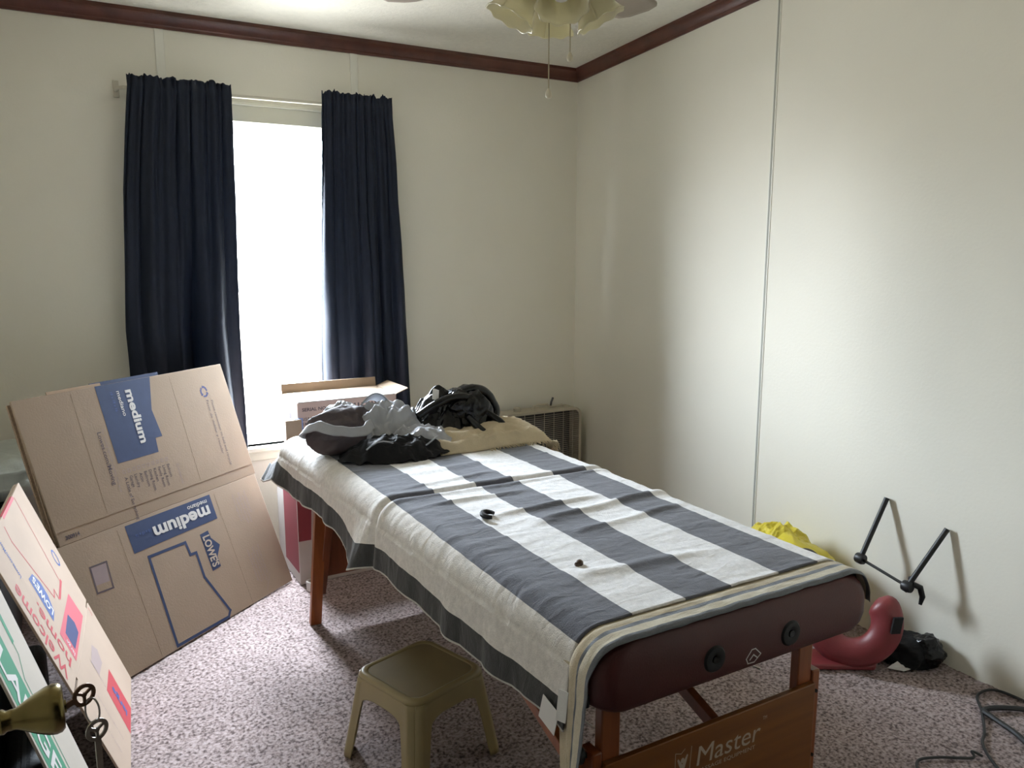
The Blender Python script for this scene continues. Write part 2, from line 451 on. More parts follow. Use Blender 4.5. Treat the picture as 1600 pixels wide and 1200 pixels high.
# ------------------------------------------------------------------ the room
def floor():
    x0, x1, y0, y1 = XL, XR, -1.3, YB
    st = 0.0075
    nx = int((x1 - x0) / st); ny = int((y1 - y0) / st)
    rng = np.random.default_rng(5)
    X, Y = np.meshgrid(np.linspace(x0, x1, nx + 1), np.linspace(y0, y1, ny + 1))
    Z = rng.uniform(-0.0045, 0.0, X.shape)
    for c in (6, 24):
        g = rng.uniform(-1, 1, (ny // c + 3, nx // c + 3))
        jy = np.arange(ny + 1) / c; jx = np.arange(nx + 1) / c
        iy = jy.astype(int); ix = jx.astype(int); fy = (jy - iy)[:, None]; fx = (jx - ix)[None, :]
        Z += 0.0016 * (g[iy][:, ix] * (1 - fy) * (1 - fx) + g[iy + 1][:, ix] * fy * (1 - fx) + g[iy][:, ix + 1] * (1 - fy) * fx + g[iy + 1][:, ix + 1] * fy * fx)
    jx = rng.uniform(-0.002, 0.002, X.shape); jy = rng.uniform(-0.002, 0.002, X.shape)
    jx[:, [0, -1]] = 0; jy[[0, -1], :] = 0
    co = np.stack([X + jx, Y + jy, Z], -1).reshape(-1, 3).astype(np.float32)
    a = (np.arange(ny)[:, None] * (nx + 1) + np.arange(nx)[None, :]).ravel()
    F = np.stack([a, a + 1, a + nx + 2, a + nx + 1], -1).astype(np.int32)
    me = bpy.data.meshes.new('floor')
    me.vertices.add(len(co)); me.vertices.foreach_set('co', co.ravel())
    me.loops.add(F.size); me.loops.foreach_set('vertex_index', F.ravel())
    me.polygons.add(len(F)); me.polygons.foreach_set('loop_start', np.arange(0, F.size, 4, dtype=np.int32))
    me.update(calc_edges=True)
    me.materials.append(M['carpet'])
    o = bpy.data.objects.new('floor', me); COL.objects.link(o); tag(o, kind='structure')
floor()

T = 0.11
b = MB()
b.box((XL - T, YB, -0.05), (WX0, YB + T, 2.55)).box((WX1, YB, -0.05), (XR + T, YB + T, 2.55))
b.box((WX0, YB, -0.05), (WX1, YB + T, WZ0)).box((WX0, YB, WZ1), (WX1, YB + T, 2.55))
struct('wall_back', b, M['wall'])
def side_wall(x0, x1):
    return MB().add([(x0, -1.3, -0.05), (x1, -1.3, -0.05), (x1, YB, -0.05), (x0, YB, -0.05),
                     (x0, -1.3, 2.9), (x1, -1.3, 2.9), (x1, YB, 2.6), (x0, YB, 2.6)],
                    [(0, 3, 2, 1), (4, 5, 6, 7), (0, 1, 5, 4), (1, 2, 6, 5), (2, 3, 7, 6), (3, 0, 4, 7)])
wr = struct('wall_right', side_wall(XR, XR + T), M['wall'])
struct('wall_left', side_wall(XL - T, XL), M['wall'])
DX0, DX1 = -0.115, 1.25                                # doorway the camera looks through
b = MB()
b.box((XL, YF - 0.12, -0.05), (DX0, YF, 2.85)).box((DX1, YF - 0.12, -0.05), (XR, YF, 2.85)).box((DX0, YF - 0.12, 2.05), (DX1, YF, 2.85))
struct('wall_front', b, M['wall'])
struct('wall_hall', MB().box((XL, -1.41, -0.05), (XR, -1.3, 2.95)), M['dark_wood'])
zc = ceil_z
struct('ceiling', MB().add([(XL - T, -1.4, zc(-1.4)), (XR + T, -1.4, zc(-1.4)), (XR + T, YB + T, zc(YB + T)), (XL - T, YB + T, zc(YB + T)),
                            (XL - T, -1.4, zc(-1.4) + .1), (XR + T, -1.4, zc(-1.4) + .1), (XR + T, YB + T, zc(YB + T) + .1), (XL - T, YB + T, zc(YB + T) + .1)],
                           [(0, 3, 2, 1), (4, 5, 6, 7), (0, 1, 5, 4), (1, 2, 6, 5), (2, 3, 7, 6), (3, 0, 4, 7)]), M['ceiling'])

# crown moulding: a stepped profile run along the wall heads
PROF = [(0.0, -0.062), (0.008, -0.062), (0.010, -0.052), (0.014, -0.048), (0.016, -0.040), (0.024, -0.026), (0.034, -0.016),
        (0.042, -0.012), (0.044, -0.004), (0.044, 0.004), (0.0, 0.004)]
def crown(name, a, c, inward):
    a, c, iw = Vector(a), Vector(c), Vector(inward)
    n = len(PROF)
    va = [a + iw * d + Vector((0, 0, h)) for d, h in PROF]; vc = [c + iw * d + Vector((0, 0, h)) for d, h in PROF]
    fs = [(i, (i + 1) % n, n + (i + 1) % n, n + i) for i in range(n)] + [tuple(range(n))[::-1], tuple(range(n, 2 * n))]
    o = struct(name, MB().add(va + vc, fs), M['crown'], smooth=True, angle=25)
    bm = bmesh.new(); bm.from_mesh(o.data); bmesh.ops.recalc_face_normals(bm, faces=bm.faces); bm.to_mesh(o.data); bm.free()
crown('trim_1', (XL, YB, zc(YB)), (XR, YB, zc(YB)), (0, -1, 0))
crown('trim_2', (XR, YB, zc(YB)), (XR, YF, zc(YF)), (-1, 0, 0))
crown('trim_3', (XL, YB, zc(YB)), (XL, YF, zc(YF)), (1, 0, 0))
# battens over the panel joints of the back wall, and the narrow seam strip of the right wall
for i, x in enumerate((0.487, 1.350)):
    struct('trim_%d' % (4 + i), MB().box((x - 0.019, YB - 0.005, 0), (x + 0.019, YB, 2.40)), M['wall_trim'], bevel=0.003)
struct('trim_6', MB().box((XR - 0.0035, 2.424, 0.0), (XR, 2.432, 2.50)), M['seam'])
struct('trim_7', MB().box((XR - 0.0025, 2.418, 0.0), (XR, 2.4235, 2.50)).box((XR - 0.0025, 2.4325, 0.0), (XR, 2.438, 2.50)), M['wall_trim'])

# window: casing, vinyl frame, two sashes with glass
w = MB()
w.box((WX0 - 0.06, YB - 0.016, WZ1 - 0.01), (WX1 + 0.06, YB, WZ1 + 0.065)).box((WX0 - 0.06, YB - 0.016, WZ0), (WX0, YB, WZ1)).box((WX1, YB - 0.016, WZ0), (WX1 + 0.06, YB, WZ1))
win = struct('window_1', w, M['casing'], bevel=0.004)
w = MB().box((WX0 - 0.06, YB - 0.026, WZ1 + 0.062), (WX1 + 0.06, YB, WZ1 + 0.078))
obj('head_cap', w, M['casing'], win, bevel=0.003)
w = MB().box((WX0 - 0.07, YB - 0.045, WZ0 - 0.022), (WX1 + 0.07, YB + 0.05, WZ0)).box((WX0 - 0.06, YB - 0.014, WZ0 - 0.07), (WX1 + 0.06, YB, WZ0 - 0.022))
obj('window_sill', w, M['casing'], win, bevel=0.003)
fy0, fy1 = YB + 0.055, YB + 0.105
w = MB()
for lo, hi in (((WX0, fy0, WZ0), (WX0 + .03, fy1, WZ1)), ((WX1 - .03, fy0, WZ0), (WX1, fy1, WZ1)), ((WX0, fy0, WZ0), (WX1, fy1, WZ0 + .03)), ((WX0, fy0, WZ1 - .03), (WX1, fy1, WZ1))):
    w.box(lo, hi)
obj('window_frame', w, M['vinyl'], win)
for z0, z1, y in ((WZ0 + .03, 1.285, fy0 + .008), (1.27, WZ1 - .03, fy0 + .026)):
    s_ = MB(); x0, x1 = WX0 + .03, WX1 - .03; d = 0.016
    s_.box((x0, y, z0), (x0 + .026, y + d, z1)).box((x1 - .026, y, z0), (x1, y + d, z1)).box((x0, y, z0), (x1, y + d, z0 + .022)).box((x0, y, z1 - .022), (x1, y + d, z1))
    so = obj('window_sash', s_, M['vinyl'], win)
    obj('window_pane', MB().box((x0 + .02, y + .006, z0 + .015), (x1 - .02, y + .010, z1 - .015)), M['glass'], so)
obj('sash_lock', MB().box((0.80, fy0 - 0.006, 1.272), (1.00, fy0 + 0.008, 1.283)), M['vinyl'], win)

# ------------------------------------------------------------------ curtains and rod
rod = thing('curtain_rod', 'cream curtain rod across the window head holding the two navy curtains', 'curtain rod', (0.92, 3.78, 2.125))
obj('rod', MB().tube([(0.305, YB - 0.002, 2.125), (0.305, 3.80, 2.125), (0.325, 3.78, 2.125), (0.6, 3.78, 2.13), (1.25, 3.78, 2.135), (1.475, 3.78, 2.14), (1.495, 3.80, 2.14), (1.495, YB - .002, 2.14)], 0.008, 10), M['rod'], rod, smooth=True)
for x in (0.305, 1.495):
    obj('wall_bracket', MB().box((x - 0.012, YB - 0.008, 2.095), (x + 0.012, YB, 2.165)), M['rod'], rod, bevel=0.003)

def curtain(xl, xr, ztop, zbot, seed, npl, label, folds):
    """xl, xr: functions of v (0 top .. 1 bottom)."""
    rnd = random.Random(seed)
    ph = [rnd.uniform(-0.25, 0.25) for _ in range(npl + 2)]
    am = [rnd.uniform(0.6, 1.25) for _ in range(npl + 2)]
    zr = 2.13
    def f(a, v):
        # v: 0 = top of the ruffle, rod pocket around 0.05
        z = ztop + (zbot - ztop) * v
        drop = max(0.0, (zr - z)) / (zr - zbot)
        vv = max(0.0, drop)
        k = min(int(a * npl), npl)
        A = 0.007 + 0.022 * min(1, vv * 1.8)
        fan_ = 1 - 0.45 * min(1, vv * 1.2)                # fine gathers at the rod open into few broad folds
        warp = a + 0.05 * noise.noise(Vector((a * 2.2, vv * 1.3, seed))) * min(1, vv * 2)
        th = 2 * PI * warp * npl + 1.8 * noise.noise(Vector((a * 3, 7, seed)))
        big = noise.noise(Vector((warp * 6.5, vv * 0.7, seed + 20))) * 2.0
        mid = noise.noise(Vector((warp * 15, vv * 0.9, seed + 40)))
        y = A * (0.45 * am[k] * math.sin(th) * fan_ * (1 - .4 * min(1, vv * 1.5)) + 1.25 * big * min(1, vv * 2.2) + 0.35 * mid) + 0.005 * math.sin(2.3 * th + seed) * (1 - min(1, vv * 1.5))
        y += folds(a, vv)
        near = abs(z - zr)
        if near < 0.035:
            y = y * (0.35 + 0.65 * near / 0.035)
            y -= 0.009 * (1 - near / 0.035)
        if z > zr:
            e_ = (z - zr) / 0.05
            y += 0.016 * noise.noise(Vector((a * 30, z * 8, seed))) * e_ - 0.006 * e_
            z += (0.016 * noise.noise(Vector((a * 13, seed, 1))) + 0.009 * noise.noise(Vector((a * 41, seed, 3)))) * e_
        x = xl(vv) + (xr(vv) - xl(vv)) * (a + 0.010 * math.sin(th + 1.5))
        x += 0.004 * noise.noise(Vector((a * 4, z * 3, seed)))
        y += 0.006 * noise.noise(Vector((a * 9, z * 5, seed + 4)))
        if vv > 0.97: z += 0.006 * math.sin(th)
        return (x, min(3.772 + y, YB - 0.02), z)
    b = MB().grid(f, npl * 18, 150)
    o = obj('curtain', b, M['curtain'], origin=((xl(0) + xr(0)) / 2, 3.78, zbot), smooth='all', solid=0.0025)
    return tag(o, label, 'curtain')

def lerp(tab, t):
    for (a, x), (b_, y) in zip(tab, tab[1:]):
        if t <= b_: return x + (y - x) * (t - a) / (b_ - a)
    return tab[-1][1]
curtain(lambda v: lerp([(0, .335), (.25, .292), (.6, .262), (1, .262)], v), lambda v: lerp([(0, .752), (.25, .746), (.6, .732), (1, .742)], v),
        2.178, 0.45, 3, 7, 'navy curtain on the left side of the window, gathered on the rod',
        lambda a, v: -0.055 * math.exp(-((a - 0.62 - 0.18 * v) / 0.10) ** 2) * min(1, v * 1.6) + 0.03 * math.exp(-((a - 0.45 - 0.15 * v) / 0.09) ** 2) * min(1, v * 1.6))
curtain(lambda v: lerp([(0, 1.152), (.25, 1.135), (1, 1.092)], v), lambda v: lerp([(0, 1.500), (.25, 1.523), (.5, 1.55), (1, 1.572)], v),
        2.190, 0.45, 11, 7, 'navy curtain on the right side of the window, nearer the box fan',
        lambda a, v: -0.02 * math.exp(-((a - 0.06) / 0.08) ** 2) * min(1, v * 3))

# ------------------------------------------------------------------ leaning flattened boxes
e38 = Vector((math.cos(math.radians(38)), math.sin(math.radians(38)), 0)); n38 = Vector((-e38.y, e38.x, 0))
F0 = Vector((-0.038, 2.954, 0.475)); B0 = Vector((0.073, 2.812, 0.004))
B0 = B0 - e38 * 0.0
box = thing('flattened_moving_box', 'large flattened brown moving box with two blue "medium" blocks, leaning below the window', 'box', (0.45, 3.1, 0))
vl = F0 - B0; vu = n38 * 0.15 + Vector((0, 0, 0.485))
PU = Plane(F0, e38, vu, (0.5, -0.8, 0.2)); PL = Plane(B0, e38, vl, (0.5, -0.8, 0.2))
HU, HL = vu.length, vl.length
def panel(P, u0, u1, v0, v1, t, back=0.0, skew=0.0):
    return MB().slab(P.p(u0, v0, -back), P.u * (u1 - u0), P.v * (v1 - v0) + P.u * skew, -P.n * t)
obj('lower_panel', panel(PL, -0.03, 0.962, 0, HL + 0.002, 0.007), M['card'], box, bevel=0.0015)
obj('upper_panel', panel(PU, -0.008, 0.968, 0.002, HU + .005, 0.007, skew=-0.012), M['card'], box, bevel=0.0015)
bk = panel(PU, -0.020, 0.950, 0.0, HU - 0.004, 0.008, 0.022)
bk.slab(PL.p(-0.04, 0.01, -0.022), PL.u * 0.98, PL.v * HL, -PL.n * 0.008)
obj('back_layer', bk, M['card_edge'], box, bevel=0.001)
obj('inner_layer', panel(PU, -0.012, 0.95, 0.005, HU + 0.002, 0.008, 0.011), M['card_edge'], box)
obj('rear_flap', panel(PU, 0.12, 0.34, 0.40, HU + 0.016, 0.004, 0.010, ), M['card_in'], box)
obj('rear_flap', panel(PU, 0.30, 0.62, 0.40, HU + 0.020, 0.004, 0.016), M['ink_blue'], box)
for P, u, v0, v1 in ((PU, 0.20, 0.05, 0.5), (PU, 0.655, 0.05, 0.5), (PL, 0.215, 0.0, 0.49), (PL, 0.70, 0.0, 0.49)):
    obj('crease', MB().slab(P.p(u, v0, 0.0), P.u * 0.004, P.v * (v1 - v0), P.n * 0.0003), M['card'], box)
obj('crease', MB().slab(PU.p(-0.008, 0.048, 0.0), PU.u * 0.97, PU.v * 0.006, PU.n * 0.001), M['card'], box)
patch(box, PU, [(0.304, 0.512), (0.304, 0.216), (0.495, 0.216), (0.501, 0.272), (0.535, 0.272), (0.523, 0.383), (0.560, 0.512)], M['ink_blue'])
letters(box, 'medium', PU, (0.428, 0.478), '-v', 0.212, 0.052, M['ink_white'], bold=0.035, h=0.0012)
letters(box, 'mediano', PU, (0.388, 0.480), '-v', 0.098, 0.024, M['ink_white'], bold=0.01, h=0.0012)
letters(box, '18 x 18 x 16', PU, (0.360, 0.480), '-v', 0.075, 0.016, M['ink_royal'], h=0.0012)
letters(box, 'Lowes.com/Moving', PU, (0.257, 0.345), '-v', 0.20, 0.024, M['ink_dark'], bold=0.015)
letters(box, 'For moving tips and supplies visit us at', PU, (0.278, 0.352), '-v', 0.24, 0.012, M['ink_grey'])
letters(box, 'Please remember to fold and recycle', PU, (0.838, 0.365), '-v', 0.29, 0.017, M['ink_dark'])
letters(box, 'Favor de doblar y reciclar', PU, (0.812, 0.370), '-v', 0.24, 0.017, M['ink_dark'])
for i, s in enumerate(('Bedroom', 'Living Room', 'Family Room', 'Kitchen', 'Dining Room', 'Bathroom', 'Attic', 'Laundry', 'Garage', 'A Little of Everything')):
    uu = 0.520 - i * 0.0225
    letters(box, s, PU, (uu - 0.006, 0.160), '-v', 0.012 * len(s) * 0.62, 0.019, M['ink_dark'], bold=0.01)
    stroke(box, PU, [(uu - .005, .175), (uu + .006, .175), (uu + .006, .186), (uu - .005, .186)], 0.0018, M['ink_grey'], name='checkbox_print', closed=True)
letters(box, 'Contents:', PU, (0.560, 0.150), '-v', 0.085, 0.016, M['ink_grey'])
letters(box, '300914', PU, (0.020, 0.018), '+u', 0.055, 0.018, M['ink_dark'], bold=0.05)
# recycling mark: three chasing arrows
for k in range(3):
    a0 = 2 * PI * k / 3
    pts = [(0.815 + 0.017 * math.cos(a0 + t), 0.408 + 0.021 * math.sin(a0 + t)) for t in (0.2, 0.7, 1.2, 1.6)]
    stroke(box, PU, pts, 0.007, M['ink_navy'], name='recycling_arrow')
    tx, ty = 0.815 + 0.017 * math.cos(a0 + 1.9), 0.408 + 0.021 * math.sin(a0 + 1.9)
    patch(box, PU, [(tx, ty), (0.815 + .026 * math.cos(a0 + 1.55), .408 + .03 * math.sin(a0 + 1.55)), (0.815 + .008 * math.cos(a0 + 1.55), .408 + .011 * math.sin(a0 + 1.55))], M['ink_navy'], h=0.0006, name='recycling_arrow_tip')
patch(box, PL, [(0.250, 0.494), (0.250, 0.388), (0.674, 0.388), (0.676, 0.492)], M['ink_blue'])
letters(box, 'medium', PL, (0.650, 0.452), '-u', 0.29, 0.070, M['ink_white'], bold=0.035, h=0.0012)
letters(box, 'mediano', PL, (0.650, 0.478), '-u', 0.105, 0.026, M['ink_white'], bold=0.01, h=0.0012)
letters(box, '18 x 18 x 16', PL, (0.350, 0.452), '-u', 0.07, 0.018, M['ink_royal'], h=0.0012)
stroke(box, PL, [(0.303, 0.356), (0.480, 0.350), (0.484, 0.298), (0.513, 0.296), (0.511, 0.194), (0.575, 0.026), (0.557, 0.006), (0.290, 0.010)], 0.011, M['ink_blue'], name='house_outline', closed=True)
patch(box, PL, [(0.560, 0.355), (0.560, 0.200), (0.607, 0.204), (0.607, 0.245), (0.639, 0.285), (0.607, 0.325), (0.605, 0.358)], M['ink_blue'], name='house_logo')
letters(box, "LOWE'S", PL, (0.568, 0.342), '-v', 0.130, 0.050, M['ink_tan'], bold=0.03, h=0.0012)
stroke(box, PL, [(0.068, 0.404), (0.134, 0.402), (0.126, 0.308), (0.062, 0.312)], 0.006, M['ink_dark'], name='label_outline', closed=True)
patch(box, PL, [(0.070, 0.400), (0.130, 0.398), (0.122, 0.335), (0.066, 0.338)], M['ink_grey'], h=0.0003, name='label_block')
for i in range(5):
    letters(box, ('Maximum load 65 pounds', 'Box tested to standard', 'Single wall strength', 'Made in the USA', 'Gross weight limit')[i], PL, (0.862 - i * 0.018, 0.455 - (i % 2) * 0.02), '-v', 0.10 + 0.02 * (i % 3), 0.012, M['ink_grey'])
    letters(box, ('Recycle this box after use', 'Keep dry and store flat', 'Fold bottom flaps first', 'Tape all seams', 'Caja para mudanza')[i], PL, (0.830 - i * 0.016, 0.215 - (i % 2) * 0.02), '-v', 0.13 + 0.01 * (i % 3), 0.012, M['ink_grey'])
stroke(box, PL, [(0.845, 0.08), (0.80, 0.02)], 0.002, M['ink_grey'])

gap_blk = thing('gap_darkener', 'added black block darkening the gap behind the pale leaning boxes', 'bag', (-0.15, 2.1, 0))  # added filler that blackens the shaded gap behind the leaning boxes
_b = MB().box((-0.192, 1.58, 0.002), (-0.105, 2.74, 0.255))
obj('bag_body', _b, M['bag_dull'], gap_blk, bevel=0.03, seg=4)
obj('zip', MB().box((-0.152, 1.66, 0.253), (-0.144, 2.66, 0.2575)), M['black'], gap_blk)  # zip detail on the added gap block
# second: the pale "Welcome home." box leaning to the left, lit by the window
a47 = math.radians(4.7)
e2 = Vector((math.sin(a47), math.cos(a47), 0)); n2 = Vector((-e2.y, e2.x, 0))
O2 = Vector((0.126, 2.80, 0.003)) - e2 * 0.58
V2 = n2 * 0.269 + Vector((0, 0, 0.732))
P2 = Plane(O2, e2, V2, (1, 0, 0.3))
box2 = thing('flattened_moving_box', 'pale flattened box printed "Welcome home." in red, leaning left of the blue-printed one', 'box', (0.0, 2.5, 0))
H2 = V2.length
SL = 0.322
body = MB()
body.slab(P2.p(0, SL + 0.006), P2.u * 0.630, P2.v * (H2 - SL - 0.006), -P2.n * 0.006)
obj('body_panel', body, M['card_pale'], box2, bevel=0.001)
obj('lower_flap', MB().slab(P2.p(0.0, 0), P2.u * 0.630, P2.v * (SL - 0.004), -P2.n * 0.006), M['card_pale'], box2, bevel=0.001)
obj('fold_web', MB().slab(P2.p(0.10, SL - 0.01, -0.001), P2.u * 0.48, P2.v * 0.022, -P2.n * 0.004), M['card_pale'], box2)
obj('back_layer', MB().slab(P2.p(0.05, SL + 0.02, -0.008), P2.u * 0.575, P2.v * (H2 - SL - 0.02), -P2.n * 0.008), M['card_edge'], box2)
RL = ('ink_red',)
letters(box2, 'Welcome', P2, (0.066, 0.365), '+v', 0.285, 0.075, M['ink_red'], bold=0.012)
letters(box2, 'home.', P2, (0.140, 0.362), '+v', 0.195, 0.070, M['ink_red'], bold=0.012)
patch(box2, P2, [(0.180, 0.470), (0.235, 0.478), (0.262, 0.520), (0.262, 0.565), (0.235, 0.605), (0.180, 0.612)], M['ink_royal'], name='house_logo')
letters(box2, "LOWE'S", P2, (0.230, 0.482), '+v', 0.118, 0.048, M['ink_white'], bold=0.03, h=0.0012)
patch(box2, P2, [(0.170, 0.338), (0.485, 0.336), (0.468, 0.430), (0.170, 0.434)], M['ink_pink'])
patch(box2, P2, [(0.22, 0.352), (0.34, 0.348), (0.36, 0.375), (0.34, 0.415), (0.22, 0.410)], M['ink_navy'], h=0.0007, name='label_block')
letters(box2, 'large', P2, (0.20, 0.350), '+v', 0.05, 0.03, M['ink_white'], h=0.001)
stroke(box2, P2, [(0.235, 0.757), (0.225, 0.715), (0.310, 0.490), (0.350, 0.500), (0.345, 0.468), (0.455, 0.478)], 0.005, M['ink_red'], name='house_outline')
stroke(box2, P2, [(0.455, 0.478), (0.485, 0.770)], 0.004, M['ink_red'], name='house_outline')
stroke(box2, P2, [(0.360, 0.466), (0.468, 0.478)], 0.012, M['ink_red'], name='house_outline')
patch(box2, P2, [(0.27, 0.770), (0.27, 0.779), (0.475, 0.779), (0.475, 0.770)], M['ink_pink'])
obj('top_edge_print', MB().slab(P2.p(0.27, H2 + .0003, 0.0005), P2.u * 0.20, P2.v * 0.0006, -P2.n * 0.007), M['ink_pink'], box2)
cpts = [(0.555 + 0.020 * math.cos(t), 0.527 + 0.026 * math.sin(t)) for t in [2 * PI * k / 14 for k in range(14)]]
stroke(box2, P2, cpts, 0.007, M['ink_royal'], name='recycling_ring', closed=True)
letters(box2, 'Lowes.com/Moving', P2, (0.135, 0.640), '+v', 0.13, 0.026, M['ink_royal'], bold=0.02)
patch(box2, P2, [(0.270, 0.004), (0.425, 0.002), (0.432, 0.157), (0.289, 0.161)], M['ink_red'])
letters(box2, 'large', P2, (0.365, 0.03), '+v', 0.10, 0.045, M['ink_royal'], bold=0.03, h=0.0010)
patch(box2, P2, [(0.30, 0.21), (0.40, 0.20), (0.43, 0.235), (0.40, 0.27), (0.30, 0.262)], mat('faint_violet_print', (0.33, 0.25, 0.235), 0.8), name='faded_logo')
letters(box2, 'Recycle', P2, (0.60, 0.285), '+v', 0.03, 0.02, M['ink_red'])
letters(box2, 'Gross weight limit 65 pounds', P2, (0.18, 0.05), '+v', 0.16, 0.012, M['ink_grey'])
letters(box2, 'Hecho en Mexico', P2, (0.10, 0.06), '+v', 0.12, 0.012, M['ink_grey'])
letters(box2, 'Fold here', P2, (0.30, 0.17), '+v', 0.10, 0.010, M['ink_grey'])

# third: white-faced box with a green band, in front
O3 = Vector((0.126, 2.80, 0.003)) - e2 * 0.93 + n2 * 0.05
V3 = n2 * 0.20 + Vector((0, 0, 0.70))
P3 = Plane(O3, e2, V3, (1, 0, 0.3)); H3 = V3.length
box3 = thing('flattened_moving_box', 'white-faced flattened box with a green lettered band, nearest the brass door knob', 'box', (0.02, 2.0, 0))
obj('body_panel', MB().slab(P3.p(0, 0.0), P3.u * 0.272, P3.v * H3, -P3.n * 0.006), M['card_white'], box3, bevel=0.001)
obj('back_layer', MB().slab(P3.p(0.03, 0.0, -0.008), P3.u * 0.21, P3.v * (H3 - 0.01), -P3.n * 0.006), M['card_edge'], box3)
patch(box3, P3, [(0.010, 0.0), (0.118, 0.0), (0.118, H3 - .02), (0.010, H3 - .02)], M['ink_green'])
letters(box3, 'LARGE', P3, (0.030, 0.62), '-v', 0.34, 0.085, M['ink_white'], bold=0.02, h=0.0012)
stroke(box3, P3, [(0.135, 0.0), (0.135, 0.50), (0.175, 0.545), (0.175, 0.70)], 0.004, M['ink_green'])
stroke(box3, P3, [(0.178, 0.585), (0.178, H3 - .02)], 0.018, M['ink_green'])

# ------------------------------------------------------------------ low stand with bedding in the far left corner
st = thing('chest_and_gap_fill', 'black chest under the bedding, run on unseen behind the boxes to darken their gap', 'chest', (-0.30, 2.65, 0))  # dark stand under the bedding; its near length is added to blacken the gap
obj('chest_body', MB().box((-0.39, 1.50, 0.012), (-0.205, 3.83, 0.50)), M['black_metal'], st, bevel=0.006)
obj('lid', MB().box((-0.395, 1.495, 0.503), (-0.200, 3.835, 0.545)), M['dark_wood'], st, bevel=0.006)
for y in (1.56, 3.77):
    obj('foot', MB().box((-0.38, y - .03, 0), (-0.215, y + .03, 0.013)), M['black'], st)
def fold_pad(x0, x1, y0, y1, z0, z1, seed, amp=0.012):
    cx, cy = (x0 + x1) / 2, (y0 + y1) / 2
    def f(a, b_):
        th = 2 * PI * a; ph = -PI / 2 + PI * b_
        c = lambda t, e=0.35: math.copysign(abs(math.cos(t)) ** e, math.cos(t)); s = lambda t, e=0.35: math.copysign(abs(math.sin(t)) ** e, math.sin(t))
        x = cx + (x1 - x0) / 2 * c(ph, .3) * c(th); y = cy + (y1 - y0) / 2 * c(ph, .3) * s(th)
        z = (z0 + z1) / 2 + (z1 - z0) / 2 * s(ph, .7)
        d = amp * fbm((x * 9, y * 9, z * 26 + seed), 3, True)
        return (x + d * c(th) * .5, y + d * s(th) * .5, max(z0, z + d * (1 if z > z0 + .01 else 0)))
    return MB().grid(f, 96, 48)
bd = obj('folded_blanket', fold_pad(-0.385, -0.10, 3.30, 3.80, 0.547, 0.690, 4, 0.018), M['bedding'], origin=(-0.2, 3.6, 0.547), smooth='all')
tag(bd, 'pale grey-green folded blanket on the far end of the black chest', 'blanket')

# ------------------------------------------------------------------ cartons by the window behind the table
c1 = thing('carton', 'white carton with a red-printed panel standing on the carpet behind the massage table', 'box', (1.03, 3.45, 0))
obj('carton_body', MB().box((0.850, 3.34, 0.0), (1.34, 3.70, 0.44)), M['white_box'], c1, bevel=0.003)
DR = mat('dark_red_print', (0.20, 0.025, 0.035), 0.7)
PC = Plane((0.85, 3.34, 0), (1, 0, 0), (0, 0, 1), (0, -1, 0))
patch(c1, PC, [(0.0, 0.20), (0.055, 0.20), (0.065, 0.42), (0.0, 0.42)], DR)
patch(c1, Plane((0.85, 3.70, 0), (0, -1, 0), (0, 0, 1), (-1, 0, 0)), [(0.12, 0.05), (0.35, 0.05), (0.35, 0.42), (0.12, 0.42)], DR)
letters(c1, 'THIS SIDE UP', PC, (0.10, 0.38), '-v', 0.20, 0.030, M['ink_dark'])
letters(c1, 'FRAGILE', PC, (0.14, 0.38), '-v', 0.14, 0.022, M['ink_dark'])
c2 = thing('carton', 'open printed carton reading "SERIAL NO." on top of the white carton', 'box', (1.1, 3.4, 0.44))
x0, x1, y0, y1, z0, z1 = 0.880, 1.335, 3.38, 3.64, 0.44, 0.808
obj('carton_body', MB().box((x0, y0, z0), (x1, y0 + .006, z1)).box((x0, y1 - .006, z0), (x1, y1, z1)).box((x0, y0 + .006, z0), (x0 + .006, y1 - .006, z1)).box((x1 - .006, y0 + .006, z0), (x1, y1 - .006, z1)).box((x0 + .006, y0 + .006, z0), (x1 - .006, y1 - .006, z0 + .006)), mat('mauve_tan_carton', (0.50, 0.37, 0.32), 0.8, var=0.04), c2)
def flap(a, b_, d): return MB().slab(a, Vector(b_) - Vector(a), d, (0, 0, -0.004))
obj('flap', MB().slab((x0, y1, z1), (x1 - x0, 0, 0), (0, 0.01, 0.045), (0, 0.005, 0)), M['card'], c2)
obj('flap', MB().slab((x0 + .004, y0 + .002, z1), (x1 - x0 - .008, 0, 0), (0, 0.125, 0.004), (0, 0, 0.004)), M['white_box'], c2)
obj('flap', MB().slab((x1, y0, z1), (0, y1 - y0, 0), (0.06, 0, 0.022), (0, 0, 0.004)), M['card'], c2)
obj('flap', MB().slab((x0 + .004, y1 - .004, z1), (x1 - x0 - .008, 0, 0), (0, -0.125, -0.002), (0, 0, 0.004)), M['card'], c2)
PS = Plane((x0, y0, z0), (1, 0, 0), (0, 0, 1), (0, -1, 0))
letters(c2, 'SERIAL NO.', PS, (0.020, 0.330), '+u', 0.11, 0.020, M['ink_dark'], bold=0.03)
letters(c2, 'BLU-RAY', PS, (0.235, 0.322), '+u', 0.14, 0.034, M['ink_dark'], bold=0.05)
for i, s in enumerate(('U.S.P. NO. 8', 'S MODEL 4K', 'MADE IN', 'G.W. 12 KG')):
    letters(c2, s, PS, (0.020, 0.290 - 0.022 * i), '+u', 0.075, 0.017, M['ink_dark'], bold=0.03)
obj('hand_slot', MB().box((x0 - .0006, 3.49, 0.72), (x0 + .001, 3.58, 0.745)), M['ink_dark'], c2)
c3 = thing('cardboard_sheet', 'brown cardboard sheet with a blue strip, upright left of the printed carton', 'cardboard', (0.85, 3.355, 0.44))
